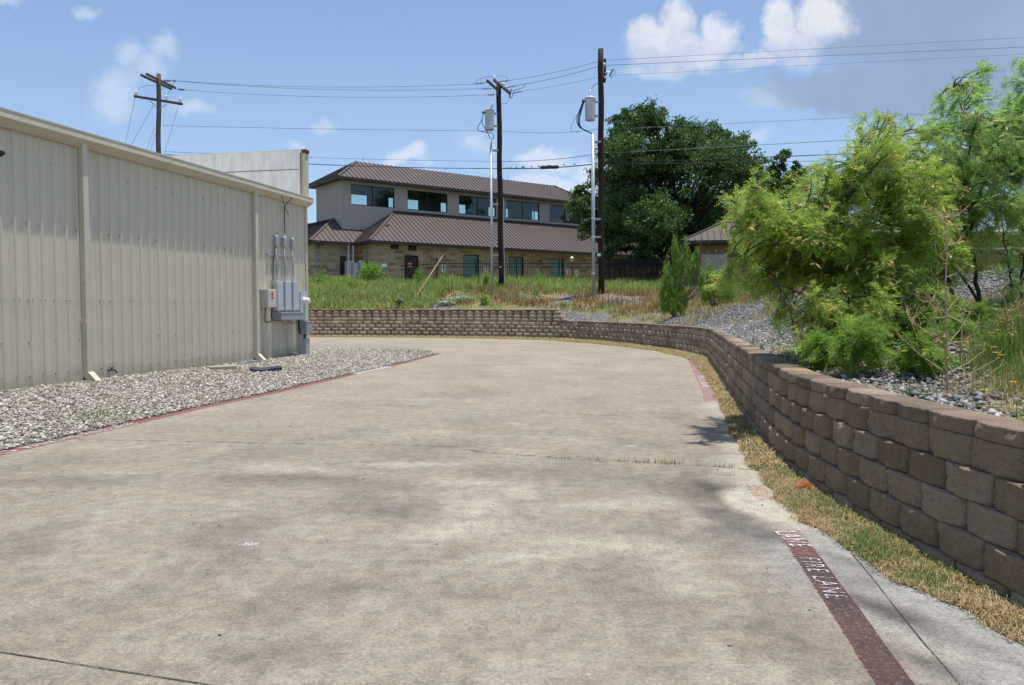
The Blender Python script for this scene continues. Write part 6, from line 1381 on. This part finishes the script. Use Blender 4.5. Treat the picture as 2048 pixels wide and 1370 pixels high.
# low ferny seedlings under the trees
for bp, Y_, bl, lb, sd_ in (((1722, 735), 7.9, [(1720, 680, 40, 1.2), (1735, 655, 28, 1), (1700, 705, 24, 1), (1750, 700, 26, 1)], 'rounded bright ferny seedling growing behind the wall cap', 21), ((1850, 745), 7.6, [(1840, 690, 26, 1), (1860, 715, 24, 1), (1812, 715, 20, .8), (1870, 670, 20, .6)], 'smaller ferny seedling left of the dead stalk', 22), ((1650, 715), 8.8, [(1640, 690, 22, .9), (1665, 700, 18, .8)], 'low dark ferny seedling at the left end of the thicket', 23), ((1900, 640), 9.0, [(1890, 640, 34, .7), (1930, 650, 28, .6), (1845, 640, 26, .6), (1960, 620, 34, .5), (1800, 650, 30, .6), (1910, 600, 26, .5)], 'ferny growth around the mesquite trunks', 24), ((2000, 700), 8.4, [(2010, 690, 36, .5), (1960, 700, 30, .5), (2048, 670, 34, .5)], 'ferny weeds among the yellow flowers at the right', 25)):
    mesquite('mesquite_seedling', lb, bp, Y_, [([bp, ((bp[0] + bl[0][0]) / 2 + 4, (bp[1] + bl[0][1]) / 2), bl[0][:2]], 0.012, 0.1)], [(*q[:4], 0.0 + 0.15 * k) for k, q in enumerate(bl)], 150 if sd_ != 25 else 70, 14, 'fern', seed=sd_, drop=0.5, flen=0.12, cat='plant')
# dead stalk
def stalk(label, P_, Y_, r0, tw, seed, name='dead_stalk', lenr=(0.2, 0.6)):
    rnd = random.Random(seed); pts_ = chaikin(np.array([D(x, y, Y_) for x, y in P_]), 2); r = thing(name, label, 'dead plant', pts_[0]); mb = MB(); mb.tube(pts_, np.linspace(r0, r0 * .3, len(pts_)), 6); mb.build('stem', M['stem'], r); mb = MB()
    for k in range(tw):
        i = rnd.randrange(2, len(pts_)); a = pts_[i]; s_ = rnd.choice((-1, 1)); L_ = rnd.uniform(*lenr) * (1.15 - i / len(pts_)); e = a + np.array([s_ * L_ * .8, rnd.uniform(-.2, .2), L_ * rnd.uniform(0.3, 1.0)]); m_ = (a + e) / 2 + [0, 0, -.02]; mb.tube([a, m_, e], [0.004, 0.003, 0.0015], 4)
        for q in range(3): b_ = a + (e - a) * rnd.uniform(.3, 1); mb.tube([b_, b_ + np.array([rnd.uniform(-.06, .06), rnd.uniform(-.05, .05), rnd.uniform(.02, .09)])], [0.002, 0.001], 3)
    mb.build('side_twigs', M['stem'], r)
    n = 60; i = rng.integers(0, max(2, len(pts_) // 3), n); V_, F_ = leaf_quads(pts_[i] + rng.normal(0, 0.025, (n, 3)), 0.04, 0.3); fast('withered_leaves', V_, F_, M['stem'], parent=r)
stalk('tall dead tan stalk standing just behind the wall cap', [(1897, 803), (1893, 740), (1894, 660), (1890, 560), (1896, 500), (1888, 430)], 6.4, 0.011, 30, 3)
for k, (P_, Y_, lb) in enumerate((([(1880, 690), (1870, 640), (1862, 600)], 7.2, 'short dead stem left of the tall dead stalk'), ([(1922, 700), (1925, 660), (1930, 620)], 7.0, 'short dead stem right of the tall dead stalk'), ([(2020, 660), (2010, 600), (1990, 540)], 7.6, 'leaning dry stem above the yellow flowers'), ([(1505, 690), (1508, 660), (1506, 625)], 13.5, 'slender dry weed growing at the wall cap left of the thicket'), ([(1840, 705), (1830, 660), (1815, 630)], 7.6, 'thin dead stem beside the ferny seedling'), ([(1525, 700), (1522, 668), (1528, 640)], 12.5, 'second slender dry weed at the wall cap left of the thicket'))):
    stalk(lb, P_, Y_, 0.006, 8, 30 + k, 'dry_stem', (0.1, 0.28))
# yellow flowers
fl = [(1808, 703, 7.4), (1850, 700, 7.3), (1933, 684, 7.3), (2017, 635, 7.6), (2037, 632, 7.5), (1999, 638, 7.8), (2004, 645, 7.6), (1995, 661, 7.4), (1988, 695, 7.0), (2003, 711, 6.9), (1992, 706, 7.1), (2028, 765, 6.2), (1968, 781, 6.2), (1982, 666, 7.6)]
for k, (x, y, Y_) in enumerate(fl):
    c_ = D(x, y, Y_); gz = float(HR(c_[0], c_[1])); r = thing('yellow_flower', 'yellow daisy-like flower on a thin stem among the weeds at the right', 'flower', (c_[0], c_[1], gz), 'yellow flowers above the block wall')
    mb = MB(); mb.tube([[c_[0] + 0.03, c_[1] + 0.02, gz - 0.02], (c_ + [c_[0] + .03, c_[1], gz]) / 2, c_], 0.0018, 4); mb.build('stem', M['green'], r)
    mb = MB(); 
    for q in range(8):
        a = q * math.pi / 4 + k; v1 = np.array([math.cos(a), math.sin(a), 0.25]); v2 = np.array([-math.sin(a), math.cos(a), 0]); mb.poly([c_ + v1 * 0.004, c_ + v1 * .018 + v2 * .010, c_ + v1 * 0.034, c_ + v1 * .018 - v2 * .010])
    mb.build('petals', M['petal'], r); mb = MB(); mb.lathe(c_, [(0.003, -0.004), (0.010, 0.0), (0.008, 0.006), (0.002, 0.009)], 8); mb.build('flower_head', M['petalo'], r)
